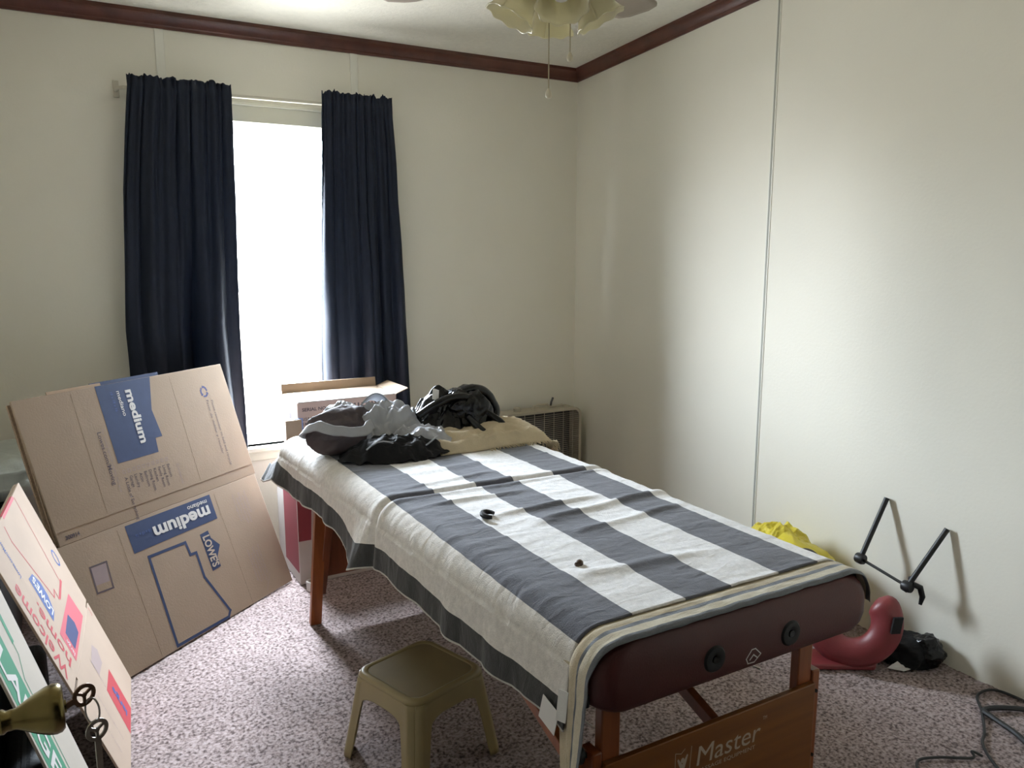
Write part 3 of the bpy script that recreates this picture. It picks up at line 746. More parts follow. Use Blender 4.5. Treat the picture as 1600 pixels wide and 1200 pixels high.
obj('sheet', MB().slab((0.822, 3.352, 0.44), (0.068, 0, 0), (0, 0.005, 0.300), (0, 0.008, 0)), M['card'], c3)
obj('blue_panel', MB().slab((0.862, 3.363, 0.440), (0.036, 0, 0), (0, 0.004, 0.303), (0, 0.006, 0)), mat('pale_blue_board', (0.20, 0.29, 0.62), 0.7), c3)
tr = obj('tape_roll', MB().lathe((0.885, 3.27, 0.0), (0, 0, 1), [(0.016, 0.0), (0.028, 0.0), (0.028, 0.040), (0.016, 0.040), (0.016, 0.0)], 24), M['ink_white'], origin=(0.885, 3.27, 0), smooth=True)
tag(tr, 'small white tape roll on the carpet behind the far left table leg', 'tape')

# ------------------------------------------------------------------ box fan
fan = thing('box_fan', 'cream metal box fan standing against the back wall in the corner', 'fan', (2.31, 3.76, 0))
fx0, fx1, fz0, fz1, fya, fyb = 2.03, 2.60, 0.02, 0.575, 3.70, 3.81
def rrect(x0, x1, z0, z1, r, n=6):
    out = []
    for cx, cz, a0 in ((x1 - r, z1 - r, 0), (x0 + r, z1 - r, PI / 2), (x0 + r, z0 + r, PI), (x1 - r, z0 + r, 1.5 * PI)):
        for k in range(n + 1):
            a = a0 + PI / 2 * k / n; out.append((cx + r * math.cos(a), cz + r * math.sin(a)))
    return out
def ring_frame(x0, x1, z0, z1, r, t, ya, yb):
    o_ = rrect(x0, x1, z0, z1, r); i_ = rrect(x0 + t, x1 - t, z0 + t, z1 - t, max(r - t, .005)); n = len(o_)
    v = [(x, ya, z) for x, z in o_] + [(x, ya, z) for x, z in i_] + [(x, yb, z) for x, z in o_] + [(x, yb, z) for x, z in i_]
    f = []
    for k in range(n):
        j = (k + 1) % n
        f += [(k, k + n, j + n, j), (k + 2 * n, j + 2 * n, j + 3 * n, k + 3 * n), (k, j, j + 2 * n, k + 2 * n), (k + n, k + 3 * n, j + 3 * n, j + n)]
    return MB().add(v, f)
obj('housing', ring_frame(fx0, fx1, fz0, fz1, 0.05, 0.016, fya, fyb), M['fan_shell'], fan, smooth=True)
g = MB(); cx, cz = (fx0 + fx1) / 2, (fz0 + fz1) / 2
z = fz0 + 0.03
while z < fz1 - 0.02:
    g.tube([(fx0 + .012, fya + .004, z), (fx1 - .012, fya + .004, z)], 0.0013, 5, cap=False); z += 0.0115
for x in np.linspace(fx0 + .06, fx1 - .06, 8):
    g.tube([(x, fya + .001, fz0 + .014), (x, fya + .001, fz1 - .014)], 0.0018, 5, cap=False)
tag(obj('front_grille', g, M['fan_wire'], fan), kind='stuff')
obj('back_plate', MB().box((fx0 + .016, fyb - .012, fz0 + .016), (fx1 - .016, fyb - .008, fz1 - .016)), M['fan_dark'], fan)
for k in range(5):
    a = 2 * PI * k / 5 + 0.3
    def bl(u, v, a=a):
        r_ = 0.045 + 0.185 * u; w_ = 0.10 + 0.45 * (1 - (v * 2 - 1) ** 2) * 0 + (v - .5) * (0.9 + .3 * u)
        return (cx + r_ * math.cos(a + w_), 3.755 + 0.02 * (v - .5) * 2, cz + r_ * math.sin(a + w_))
    obj('blade', MB().grid(bl, 6, 8), M['fan_dark'], fan, smooth='all', solid=0.002)
obj('hub', MB().lathe((cx, 3.73, cz), (0, 1, 0), [(0.0, 0), (0.035, 0.002), (0.048, 0.012), (0.048, 0.06)], 24), M['fan_shell'], fan, smooth=True)
obj('speed_knob', MB().lathe((2.20, 3.752, fz1), (0, 0, 1), [(0.022, 0), (0.022, 0.018), (0.016, 0.024), (0.0, 0.024)], 20), M['fan_shell'], fan, smooth=True)
obj('handle', MB().tube([(2.30, 3.755, fz1 - .002), (2.31, 3.755, fz1 + .018), (2.33, 3.755, fz1 + .024), (2.40, 3.755, fz1 + .022), (2.42, 3.755, fz1 + .004), (2.50, 3.755, fz1 + .010), (2.52, 3.755, fz1 - .002)], 0.007, 8), M['fan_shell'], fan, smooth=True)
obj('cord_stub', MB().tube([(2.425, 3.76, fz1), (2.43, 3.76, fz1 + .03), (2.445, 3.765, fz1 + .055)], 0.006, 8), M['fan_dark'], fan, smooth=True)
for x in (fx0 + .06, fx1 - .06):
    obj('foot', MB().box((x - .03, fya - .004, 0), (x + .03, fyb + .006, 0.022)), M['fan_shell'], fan, bevel=0.003)

# ------------------------------------------------------------------ massage table
TX0, TX1, TY0, TY1, TZ = 0.785, 1.555, 1.055, 2.985, 0.748
tb = thing('massage_table', 'folding massage table with burgundy vinyl pad, black sockets and orange wooden legs', 'massage table', (1.17, 1.99, 0))
def pad(x0, x1, y0, y1, z0, z1):
    r = 0.05; pts = []
    for cx, cy, a0 in ((x1 - r, y1 - r, 0), (x0 + r, y1 - r, PI / 2), (x0 + r, y0 + r, PI), (x1 - r, y0 + r, 1.5 * PI)):
        for k in range(7):
            a = a0 + PI / 2 * k / 6; pts.append((cx + r * math.cos(a), cy + r * math.sin(a)))
    n = len(pts); cx, cy = (x0 + x1) / 2, (y0 + y1) / 2
    rings = []
    prof = [(0.05, z0), (0.026, z0 + .004), (0.008, z0 + .018), (0.0, z0 + .038)] + [(0.085 * (1 - math.cos(t)), z1 - 0.070 + 0.070 * math.sin(t)) for t in [PI / 2 * k / 8 for k in range(9)]]
    v = []
    for ins, z in prof:
        for x, y in pts:
            sx = (x - cx) / ((x1 - x0) / 2); sy = (y - cy) / ((y1 - y0) / 2)
            v.append((cx + (x - cx) * (1 - ins / ((x1 - x0) / 2)), cy + (y - cy) * (1 - 0.22 * ins / ((y1 - y0) / 2)), z))
    f = []
    for i in range(len(prof) - 1):
        for k in range(n): f.append((i * n + k, i * n + (k + 1) % n, (i + 1) * n + (k + 1) % n, (i + 1) * n + k))
    f.append(tuple(range(n))[::-1]); f.append(tuple((len(prof) - 1) * n + k for k in range(n)))
    v = [(x - 0.044 * max(0, y - 1.15) * (TX1 - x) / (TX1 - TX0), y, z) for x, y, z in v]
    return MB().add(v, f)
obj('cushion', pad(TX0, TX1, TY0, 2.035, 0.612, TZ), M['red_vinyl'], tb, smooth=True, angle=50)
obj('cushion', pad(TX0, TX1, 2.055, TY1, 0.612, TZ), M['red_vinyl'], tb, smooth=True, angle=50)
PF = Plane((0, TY0 - 0.0005, 0), (1, 0, 0), (0, 0, 1), (0, -1, 0))
for x in (1.068, 1.283):
    s_ = obj('face_cradle_socket', MB().lathe((x, TY0 + 0.004, 0.664), (0, -1, 0), [(0.0, 0), (0.0085, 0.0), (0.0085, 0.007), (0.016, 0.009), (0.0245, 0.008), (0.028, 0.004), (0.028, 0.0)], 28), M['black'], tb, smooth=True)
    obj('socket_hole', MB().lathe((x, TY0 - .0045, 0.664), (0, -1, 0), [(0.0, 0.0), (0.0076, 0.0003), (0.0076, -0.004)], 20), M['bag'], s_)
# small emblem: outlined diamond with a chevron
em = [(1.155, 0.640), (1.170, 0.657), (1.180, 0.657), (1.196, 0.642), (1.178, 0.628), (1.160, 0.629)]
stroke(tb, PF, em, 0.0022, M['ink_white'], name='emblem', closed=True)
stroke(tb, PF, [(1.165, 0.636), (1.175, 0.645), (1.186, 0.636)], 0.0026, M['ink_white'], h=0.0007, name='emblem')
obj('corner_bumper', MB().box((TX0 - 0.004, TY0 + 0.03, 0.628), (TX0 + 0.006, TY0 + 0.055, 0.655)), M['black'], tb, bevel=0.003)
# wooden frame under the pads
fr = MB()
for (y0_, y1_) in ((TY0 + .13, 1.98), (2.0, TY1 - .03)):
    fr.box((TX0 + .04, y0_, 0.565), (TX0 + .06, y1_, 0.614)).box((TX1 - .06, y0_, 0.565), (TX1 - .04, y1_, 0.614))
    fr.box((TX0 + .06, y0_, 0.575), (TX1 - .06, y0_ + .02, 0.614)).box((TX0 + .06, y1_ - .02, 0.575), (TX1 - .06, y1_, 0.614))
obj('under_frame', fr, M['wood_red'], tb, bevel=0.002)
LX = (0.862, 1.408)
for x in LX:
    obj('leg', MB().box((x - .022, 1.112, 0.33), (x + .022, 1.136, 0.612)), M['wood'], tb, bevel=0.003)
    ox = x + (0.035 if x > 1 else -0.035)
    lo = obj('lower_leg', MB().box((ox - .012, 1.108, 0.02), (ox + .012, 1.150, 0.51)), M['wood'], tb, bevel=0.003)
    obj('rubber_foot', MB().box((ox - .014, 1.106, 0.0), (ox + .014, 1.152, 0.022)), M['black'], lo, bevel=0.003)
    for z in (0.46, 0.30):
        obj('leg_knob', MB().lathe((ox, 1.108, z), (0, -1, 0), [(0.0, 0.0), (0.004, 0.0), (0.004, 0.004), (0.0, 0.004)], 10), M['black'], lo)
obj('height_knob', MB().lathe((0.812, 1.13, 0.500), (-1, 0, 0.3), [(0.006, -0.01), (0.006, 0.008), (0.017, 0.010), (0.018, 0.022), (0.010, 0.027), (0.0, 0.027)], 16), M['black'], tb, smooth=True)
pn = obj('end_panel', MB().box((0.84, 1.098, 0.13), (1.43, 1.112, 0.487)), M['wood_panel'], tb, bevel=0.002)
PP = Plane((0, 1.098, 0), (1, 0, 0), (0, 0, 1), (0, -1, 0))
letters(pn, 'Master', PP, (1.073, 0.405), '+u', 0.185, 0.062, M['ink_tan'], h=0.0008, shear=0.12)
letters(pn, 'MASSAGE EQUIPMENT', PP, (1.073, 0.388), '+u', 0.170, 0.013, M['ink_tan'], h=0.0008)
letters(pn, 'TM', PP, (1.263, 0.449), '+u', 0.012, 0.012, M['ink_tan'], h=0.0008)
stroke(pn, PP, [(1.015, 0.375), (1.015, 0.452), (1.030, 0.447), (1.040, 0.455)], 0.0014, M['ink_tan'], name='logo_frame')
stroke(pn, PP, [(1.052, 0.375), (1.058, 0.455)], 0.0014, M['ink_tan'], name='logo_frame')
patch(pn, PP, [(1.028, 0.375), (1.030, 0.41), (1.020, 0.435), (1.023, 0.438), (1.034, 0.422), (1.046, 0.442), (1.049, 0.439), (1.040, 0.41), (1.043, 0.375)], M['ink_tan'], name='logo_figure')
patch(pn, PP, [(1.0345 + .005 * math.cos(t), .431 + .006 * math.sin(t)) for t in [2 * PI * k / 10 for k in range(10)]], M['ink_tan'], name='logo_figure')
# far legs and panel
for x, s in ((0.800, -1), (1.505, 1)):
    obj('leg', MB().bar((x + .03 * -s, 2.885, 0.60), (x, 2.945, 0.0), 0.044, 0.024, (0, 1, 0)), M['wood'], tb, bevel=0.002)
    obj('lower_leg', MB().bar((x + .03 - .03 * s, 2.87, 0.50), (x + .03, 2.945, 0.12), 0.03, 0.02, (0, 1, 0)), M['wood_red'], tb, bevel=0.002)
obj('end_panel', MB().slab((0.835, 2.935, 0.19), (0.64, 0, 0), (0, -0.04, 0.39), (0, 0.012, 0)), M['wood_red'], tb, bevel=0.002)
# braces and support cables
obj('brace', MB().bar((1.145, 1.50, 0.595), (1.145, 1.118, 0.462), 0.020, 0.030), M['wood_red'], tb, bevel=0.002)
obj('brace', MB().bar((0.803, 1.46, 0.585), (0.803, 1.135, 0.470), 0.024, 0.026), M['wood'], tb, bevel=0.002)
for x in (0.93, 1.42):
    obj('support_cable', MB().tube([(x - .05, 2.80, 0.36), (x - .03, 2.45, 0.47), (x - .03, 2.15, 0.545), (x - .03, 1.99, 0.58)], 0.0035, 6), M['wire'], tb, smooth=True)
    obj('support_cable', MB().tube([(x - .03, 2.45, 0.47), (x, 2.42, 0.52), (x + .02, 2.40, 0.585)], 0.002, 6), M['wire'], tb, smooth=True)
    obj('support_cable', MB().tube([(x - .03, 2.45, 0.47), (x - .02, 2.1, 0.40), (x, 1.7, 0.38), (x, 1.25, 0.45)], 0.0022, 6), M['wire'], tb, smooth=True)

# ------------------------------------------------------------------ striped blanket draped over the table
BZ = TZ + 0.009
LXe, RXe = 0.783, 1.553           # edge planes of the drape
def drape_len(y):
    return 0.238 - 0.018 * max(0, min(1, (y - 1.7))) + 0.006 * math.sin(y * 5) + 0.050 * math.exp(-((y - 2.20) / 0.10) ** 2) - 0.012 * math.exp(-((y - 2.55) / 0.2) ** 2) + 0.012 * noise.noise(Vector((y * 3, 3, 0))) - 0.16 * max(0, y - 2.80)
R_ = 0.070
def blanket_pt(a, b_):
    y = 1.138 + (3.10 - 1.138) * b_
    # section: left drape (0..0.26), top (0.26..0.86), right drape
    ARC = R_ * PI / 2
    Ld = drape_len(y); Rd = 0.10
    lx = LXe - 0.046 * max(0.0, y - 1.15)               # the pad's left edge runs slightly outward to the far end
    top0, top1 = lx + R_, RXe - R_
    if a < 0.24:
        t = 1 - a / 0.24; s = t * Ld; side = -1
    elif a > 0.90:
        t = (a - 0.90) / 0.10; s = t * Rd; side = 1
    else: side = 0
    if side == 0:
        x = top0 + (top1 - top0) * (a - 0.24) / 0.66; z = BZ; u = x; s = 0; t = 0
        ex = 0.0
    else:
        edge = top0 if side < 0 else top1
        if s < ARC:
            th = s / R_; x = edge + side * R_ * math.sin(th); z = BZ - R_ * (1 - math.cos(th))
        else:
            dz = s - ARC
            fl = 0.0
            if side < 0:
                fl = 0.05 * dz + 0.35 * dz * math.exp(-((y - 2.12) / 0.05) ** 2)
                # hanging folds, deepening to the hem
                fl += dz * 0.09 * max(0, math.sin(y * 24 + 3 * noise.noise(Vector((y * 2, 0, 0)))))
                if y > 2.85: fl += (y - 2.85) * 0.18 * min(1, dz / 0.08)
            x = edge + side * (R_ + fl + 0.003); z = BZ - R_ - dz
        u = edge + s
    if side <= 0:
        p_ = (s + 0.785 - top0) if side < 0 else 0.785 - x
        u = 0.785 - p_ if p_ < 0 else 0.785 - p_ * 0.214 / (Ld + 0.785 - top0)
    # surface relief
    k = 1.0 if side == 0 else max(0.0, 1 - s / ARC)
    w = 0.0028 * fbm((x * 7, y * 16, 1.0), 3)
    w += 0.0022 * max(0, fbm((x * 4 + 3, y * 30, 5.0), 2)) * 2
    for (yc, sk, wd, h, xa, xb) in ((1.70, 0.12, 0.018, 0.010, 1.02, 1.60), (1.79, 0.05, 0.014, 0.008, 0.95, 1.35), (1.58, 0.10, 0.016, 0.007, 1.05, 1.5),
                                    (1.33, -0.06, 0.02, 0.006, 0.9, 1.3), (2.28, 0.04, 0.02, 0.005, 0.8, 1.3), (2.16, 0.08, 0.014, 0.006, 0.85, 1.2), (1.94, -.03, .012, .006, .85, 1.2)):
        yy = yc + sk * (x - 1.15) + 0.012 * noise.noise(Vector((x * 9, yc, 0)))
        m_ = max(0, min(1, (x - xa) / 0.08)) * max(0, min(1, (xb - x) / 0.08))
        w += h * m_ * math.exp(-((y - yy) / wd) ** 2)
    g_ = y - (2.045 - 0.035 * (x - 1.1) + 0.005 * noise.noise(Vector((x * 12, 0, 4))))
    w += -0.013 * math.exp(-(g_ / 0.010) ** 2) + 0.006 * math.exp(-((g_ + 0.024) / 0.016) ** 2) + 0.007 * math.exp(-((g_ - 0.026) / 0.02) ** 2)
    z += w * k
    if side != 0 and s >= ARC:
        x += side * (0.004 * abs(fbm((y * 10, z * 5, 2.0), 3)) + w * 0.6)
    elif side != 0:
        x += side * w * 0.5
    # far end droops off the table
    if y > TY1 - 0.01:
        q = y - (TY1 - 0.01); z -= min(q * 1.1, 0.12) if side == 0 or s < ARC else min(q * 0.5, 0.05)
    # near end: hem lies over the edge of the sheet
    u += 0.0015 * noise.noise(Vector((y * 20, u * 5, 9)))
    return (x, y, z), (u, b_)
NU, NV = 190, 300
cache = {}
def bf(a, b_):
    r = blanket_pt(a, b_); cache[(a, b_)] = r[1]; return r[0]
bl_ = MB().grid(bf, NU, NV, lambda a, b_: cache[(a, b_)])
bk_ = obj('striped_blanket', bl_, M['blanket'], origin=(1.17, 2.05, BZ), smooth='all', solid=0.0035)
tag(bk_, 'grey and white wide-striped blanket draped over the massage table', 'blanket')
# care tags sewn to its near left corner
tg = MB().slab((0.7655, 1.150, 0.590), (0.0, 0.055, 0.012), (-0.004, 0.010, -0.050), (0.0012, 0, 0))
obj('care_tag', tg, M['tag'], bk_)
tg = MB().slab((0.7600, 1.110, 0.655), (-0.008, 0.020, 0.0), (-0.006, 0.0, -0.060), (0.001, 0.0, 0))
obj('care_tag', tg, M['white'], bk_)
PT = Plane((0.7645, 1.150, 0.585), (0.0, 0.055, 0.012), (0.004, -0.010, 0.050), (-1, 0, 0))

# the beige sheet that shows past the blanket's near edge
def sheet_section():
    """centre line over the near end: list of (x, z, outward normal x,z)"""
    R = 0.072; pts = []
    x0, x1 = LXe - 0.0006, RXe + 0.001
    zt = TZ + 0.004
    zb = 0.475
    for k in range(16):
        t = k / 15; z = zb + (zt - R - zb) * t; pts.append((x0 - 0.012 * (1 - t) ** 1.5, z, -1, 0))
    for k in range(1, 10):
        a = PI - PI / 2 * k / 9; pts.append((x0 + R + R * math.cos(a), zt - R + R * math.sin(a), math.cos(a), math.sin(a)))
    for k in range(1, 40):
        t = k / 39; pts.append((x0 + R + (x1 - x0 - 2 * R) * t, zt, 0, 1))
    for k in range(1, 9):
        a = PI / 2 - PI / 2 * k / 9; pts.append((x1 - R + R * math.cos(a), zt - R + R * math.sin(a), math.cos(a), math.sin(a)))
    pts.append((x1, zt - R - 0.012, 1, 0))
    return pts
SEC = sheet_section()
def sheet_pt(a, c):
    # a along the section, c across: 0 = under the blanket, 1 = hem over the near face
    i = a * (len(SEC) - 1); k = min(int(i), len(SEC) - 2); t = i - k
    p = [SEC[k][j] * (1 - t) + SEC[k + 1][j] * t for j in range(4)]
    x, z, nx, nz = p
    s = c * 0.110
    yflat = 1.170; edge = TY0 + 0.018
    flat = yflat - edge; rr = 0.012; arc = rr * PI / 2
    if s < flat: y = yflat - s; off = 0.0
    elif s < flat + arc:
        th = (s - flat) / rr; y = edge - rr * math.sin(th); off = -rr * (1 - math.cos(th))
    else:
        y = edge - rr - 0.002; off = -rr - (s - flat - arc)
    on_side = 1.0 if a < 0.21 else (0.0 if a > 0.33 else (0.33 - a) / 0.12)
    if on_side > 0:                     # on the hanging end the hem just runs on toward the near side
        z_low = 1 - min(1, max(0, (z - 0.475) / 0.2))
        y2 = (1.170 - c * 0.098) + 0.004 * math.sin(c * 20)
        y = y * (1 - on_side) + y2 * on_side
        off *= (1 - on_side)
        y += 0.035 * z_low * (1 - c)
        y = y * (1 - z_low * 0.55) + 1.105 * z_low * 0.55
    bl = max(0.0, min(1.0, (c - 0.30) / 0.12))                # lies flat under the blanket, looser past it
    rip = 0.0003 + bl * (0.0040 + 0.0018 * noise.noise(Vector((a * 30, c * 6, 3))))
    return (x + nx * (off + rip), y + 0.002 * noise.noise(Vector((a * 18, 2, c))), z + nz * (off + rip))
sh = obj('beige_striped_sheet', MB().grid(sheet_pt, 150, 26, lambda a, c: (c * 0.110, a)), M['sheet'], origin=(1.17, 1.1, TZ), smooth='all', solid=-0.0015)
tag(sh, 'beige sheet with slate stripes wrapped over the near end of the massage table', 'sheet')

# small things lying on the blanket
pts = [(0.955 + 0.016 * math.cos(t), 1.775 + 0.024 * math.sin(t), BZ + 0.010) for t in [0.2 + 4.3 * k / 12 for k in range(13)]]
tag(obj('hair_clip', MB().tube(pts, [0.005 + 0.003 * math.sin(k / 12 * PI) for k in range(13)], 8), M['black'], origin=(0.955, 1.775, BZ), smooth=True),
    'small curved black clip lying on a white stripe of the blanket', 'hair clip')
tag(obj('brown_seed', MB().lathe((0.978, 1.392, BZ + 0.004), (0.9, 0.3, 0.1), [(0.0, -0.013), (0.006, -0.010), (0.009, -0.002), (0.008, 0.005), (0.004, 0.010), (0.0, 0.012)], 14), M['brown_bit'], origin=(0.978, 1.392, BZ), smooth=True),
    'small brown seed on the white stripe near the table end', 'seed')

# ------------------------------------------------------------------ clothes pile at the head of the table
def lump(c, r, seed, amp, freq=7.0, rot=0.0, zmin=None, nu=96, nv=64, ridge=True, sq=1.0):
    ca, sa = math.cos(rot), math.sin(rot)
    def f(a, b_):
        th = 2 * PI * a; ph = -PI / 2 + PI * b_
        d = Vector((math.cos(ph) * math.cos(th), math.cos(ph) * math.sin(th), math.sin(ph)))
        q = Vector((d.x * r[0], d.y * r[1], d.z * r[2]))
        n_ = fbm((q.x * freq + seed, q.y * freq, q.z * freq * 1.3 + seed), 4, ridge)
        k = 1 + amp * n_ / max(min(r), 0.03) * 0.5
        q = q * k
        x, y = q.x * ca - q.y * sa, q.x * sa + q.y * ca
        z = c[2] + q.z
        if zmin is not None and z < zmin: z = zmin + 0.002 * n_ * 0
        return (c[0] + x, c[1] + y, z)
    return MB().grid(f, nu, nv)
def cloth_sheet(c, sx, sy, seed, amp, h, rot=0.0, zmin=BZ, n=120, freq=12.0, tilt=(0, 0)):
    """crumpled sheet: domed at the middle, folded ridges, lying down to zmin at the rim"""
    ca, sa = math.cos(rot), math.sin(rot)
    def f(a, b_):
        u, v = a * 2 - 1, b_ * 2 - 1
        # squircle outline with ragged rim
        k = math.sqrt(1 - 0.42 * max(u * u, 1e-9) * 0 - 0) ; 
        uu = u * math.sqrt(1 - v * v / 2); vv = v * math.sqrt(1 - u * u / 2)
        rr = math.hypot(uu, vv); ang = math.atan2(vv, uu)
        rag = 1 + 0.22 * noise.noise(Vector((math.cos(ang) * 1.6, math.sin(ang) * 1.6, seed)))
        x, y = uu * sx * rag, vv * sy * rag
        rg = fbm((x * freq * 0.8 + seed + 0.8 * noise.noise(Vector((x * 5, y * 5, seed))), y * freq * 1.3 - seed, seed * .3), 4, True)
        z = h * (1 - rr ** 2.2) + amp * rg * (0.4 + 0.6 * (1 - rr)) + amp * 0.5 * noise.noise(Vector((x * 30, y * 30, seed)))
        z += tilt[0] * x + tilt[1] * y
        x += 0.012 * noise.noise(Vector((x * 16, y * 16, seed + 7))); y += 0.012 * noise.noise(Vector((x * 16, y * 16, seed + 17)))
        return (c[0] + x * ca - y * sa, c[1] + x * sa + y * ca, max(zmin + 0.001 * rr, c[2] + z))
    return MB().grid(f, n, n)

# cream fringed towel, lying beneath
tw = thing('cream_towel', 'crumpled cream fringed towel under the black bag at the head of the table', 'towel', (1.36, 2.62, BZ))
def towel(a, b_):
    y = 2.42 + 0.46 * b_; x = 1.12 + (0.46 + 0.02 * math.sin(b_ * 9)) * a
    rg = fbm((x * 7, y * 13, 2.0), 4, True)
    z = BZ + 0.008 + 0.036 * math.sin(PI * min(1, b_ * 1.3 + .05)) * (0.6 + 0.4 * a) + 0.034 * rg
    if x > 1.50: z -= (x - 1.50) ** 2 * 9
    if b_ < 0.08: z = BZ + 0.006 + (z - BZ - .006) * b_ / 0.08
    return (x, y + 0.03 * noise.noise(Vector((x * 6, 1, 1))), max(z, BZ + 0.004) if x < 1.52 else z)
obj('towel_cloth', MB().grid(towel, 70, 60), M['cream'], tw, smooth='all', solid=0.005)
fg = MB(); rnd = random.Random(2)
for k in range(60):
    t = k / 59; p = Vector(towel(1.0, t))
    fg.tube([p, p + Vector((0.010, rnd.uniform(-.006, .006), -0.010)), p + Vector((0.014, rnd.uniform(-.01, .01), -0.034))], 0.0022, 5)
for k in range(26):
    p = Vector(towel(k / 25 * .6 + .4, 0.0)); fg.tube([p, p + Vector((rnd.uniform(-.008, .008), -0.018, -0.003))], 0.0022, 5)
tag(obj('fringe', fg, M['cream'], tw, smooth='all'), kind='stuff')

# grey satin jacket
jk = thing('grey_jacket', 'crumpled grey satin jacket heaped on the far left of the striped blanket', 'jacket', (0.98, 2.62, BZ))
obj('body', cloth_sheet((1.00, 2.68, BZ), 0.215, 0.145, 2.0, 0.055, 0.125, 0.10), M['jacket'], jk, smooth='all', solid=0.004)
obj('hem', cloth_sheet((1.10, 2.55, BZ), 0.15, 0.085, 6.3, 0.034, 0.075, -0.15), M['jacket'], jk, smooth='all', solid=0.004)
obj('sleeve', lump((0.85, 2.66, BZ + 0.075), (0.115, 0.080, 0.070), 3.4, 0.05, 9, 0.3, BZ + .001), M['mesh_lining'], jk, smooth='all')
# the rim of the sleeve opening
def cuff(a, b_):
    th = 2 * PI * a; r = 0.085 + 0.012 * math.sin(3 * th) + 0.02 * b_
    return (0.83 + r * 1.25 * math.cos(th), 2.62 + r * 0.9 * math.sin(th), BZ + 0.105 + 0.016 * math.sin(2 * th + 1) - 0.030 * b_ - 0.022 * math.sin(th) + 0.006 * noise.noise(Vector((math.cos(th) * 3, math.sin(th) * 3, 2))))
obj('cuff', MB().grid(cuff, 60, 8), M['jacket'], jk, smooth='all', solid=0.004)
obj('collar', cloth_sheet((0.87, 2.72, BZ + 0.09), 0.105, 0.075, 8.1, 0.032, 0.055, 0.5), M['jacket'], jk, smooth='all', solid=0.004)
# hood: an open upright shell
def hood(a, b_):
    th = PI * a; r = 0.058 - 0.012 * b_
    return (0.985 + r * 1.15 * math.cos(th), 2.70 + 0.055 * b_ + 0.012 * math.sin(th * 2), BZ + 0.105 + r * 1.45 * math.sin(th) * (1 - 0.25 * b_))
obj('hood', MB().grid(hood, 28, 10), M['jacket'], jk, smooth='all', solid=0.004)
obj('dark_lining', cloth_sheet((0.97, 2.50, BZ), 0.205, 0.095, 5.0, 0.030, 0.062, -0.22), M['bag_dull'], jk, smooth='all', solid=0.004)
obj('piping', MB().tube([(0.86 + 0.02 * k, 2.452 + 0.004 * math.sin(k), BZ + 0.050 + 0.022 * math.sin(k * .55)) for k in range(14)], 0.0028, 6), M['jacket'], jk, smooth=True)
obj('zip_pull', MB().slab((1.175, 2.62, BZ + 0.165), (0.025, 0.0, -0.01), (0.008, 0.01, 0.038), (0.001, .002, 0)), M['white'], jk)

# black glossy bag with looped straps
bg = thing('black_handbag', 'glossy black leather bag with looped straps heaped at the head of the table', 'bag', (1.27, 2.66, BZ))
obj('bag_body', cloth_sheet((1.25, 2.69, BZ + .01), 0.135, 0.115, 12.5, 0.050, 0.135, 0.0), M['bag'], bg, smooth='all', solid=0.004)
obj('bag_flap', lump((1.34, 2.68, BZ + 0.115), (0.090, 0.060, 0.062), 9.7, 0.05, 10, 0.4, BZ + .02), M['bag'], bg, smooth='all')
obj('bag_side', lump((1.355, 2.63, BZ + 0.06), (0.060, 0.045, 0.085), 5.7, 0.045, 11, 0.2, BZ + .002), M['bag'], bg, smooth='all')
def ribbon(pts, w, up, n=6):
    pts = [Vector(p) for p in pts]
    # Catmull-Rom
    out = []
    for i in range(len(pts) - 1):
        p0 = pts[max(i - 1, 0)]; p1 = pts[i]; p2 = pts[i + 1]; p3 = pts[min(i + 2, len(pts) - 1)]
        for k in range(n):
            t = k / n
            out.append(0.5 * ((2 * p1) + (-p0 + p2) * t + (2 * p0 - 5 * p1 + 4 * p2 - p3) * t * t + (-p0 + 3 * p1 - 3 * p2 + p3) * t ** 3))
    out.append(pts[-1]); return out
def strap(pts, r=0.016, parent=bg):
    c = ribbon(pts, 0, None); N = len(c)
    obj('strap', MB().tube(c, [r * (1 + 0.18 * noise.noise(p * 25)) for p in c], 10), M['bag'], parent, smooth='all')
strap([(1.27, 2.66, BZ + .13), (1.31, 2.66, BZ + .168), (1.36, 2.66, BZ + .180), (1.42, 2.67, BZ + .160), (1.462, 2.67, BZ + .10), (1.45, 2.65, BZ + .055), (1.405, 2.62, BZ + .04), (1.36, 2.62, BZ + .05)], 0.019)
strap([(1.34, 2.62, BZ + .12), (1.40, 2.60, BZ + .090), (1.435, 2.56, BZ + .055), (1.445, 2.53, BZ + .018), (1.40, 2.50, BZ + .016), (1.36, 2.50, BZ + .02), (1.33, 2.54, BZ + .05), (1.31, 2.60, BZ + .09)], 0.014)
strap([(1.13, 2.65, BZ + .10), (1.18, 2.62, BZ + .140), (1.25, 2.61, BZ + .165), (1.33, 2.62, BZ + .155), (1.38, 2.62, BZ + .11)], 0.015)

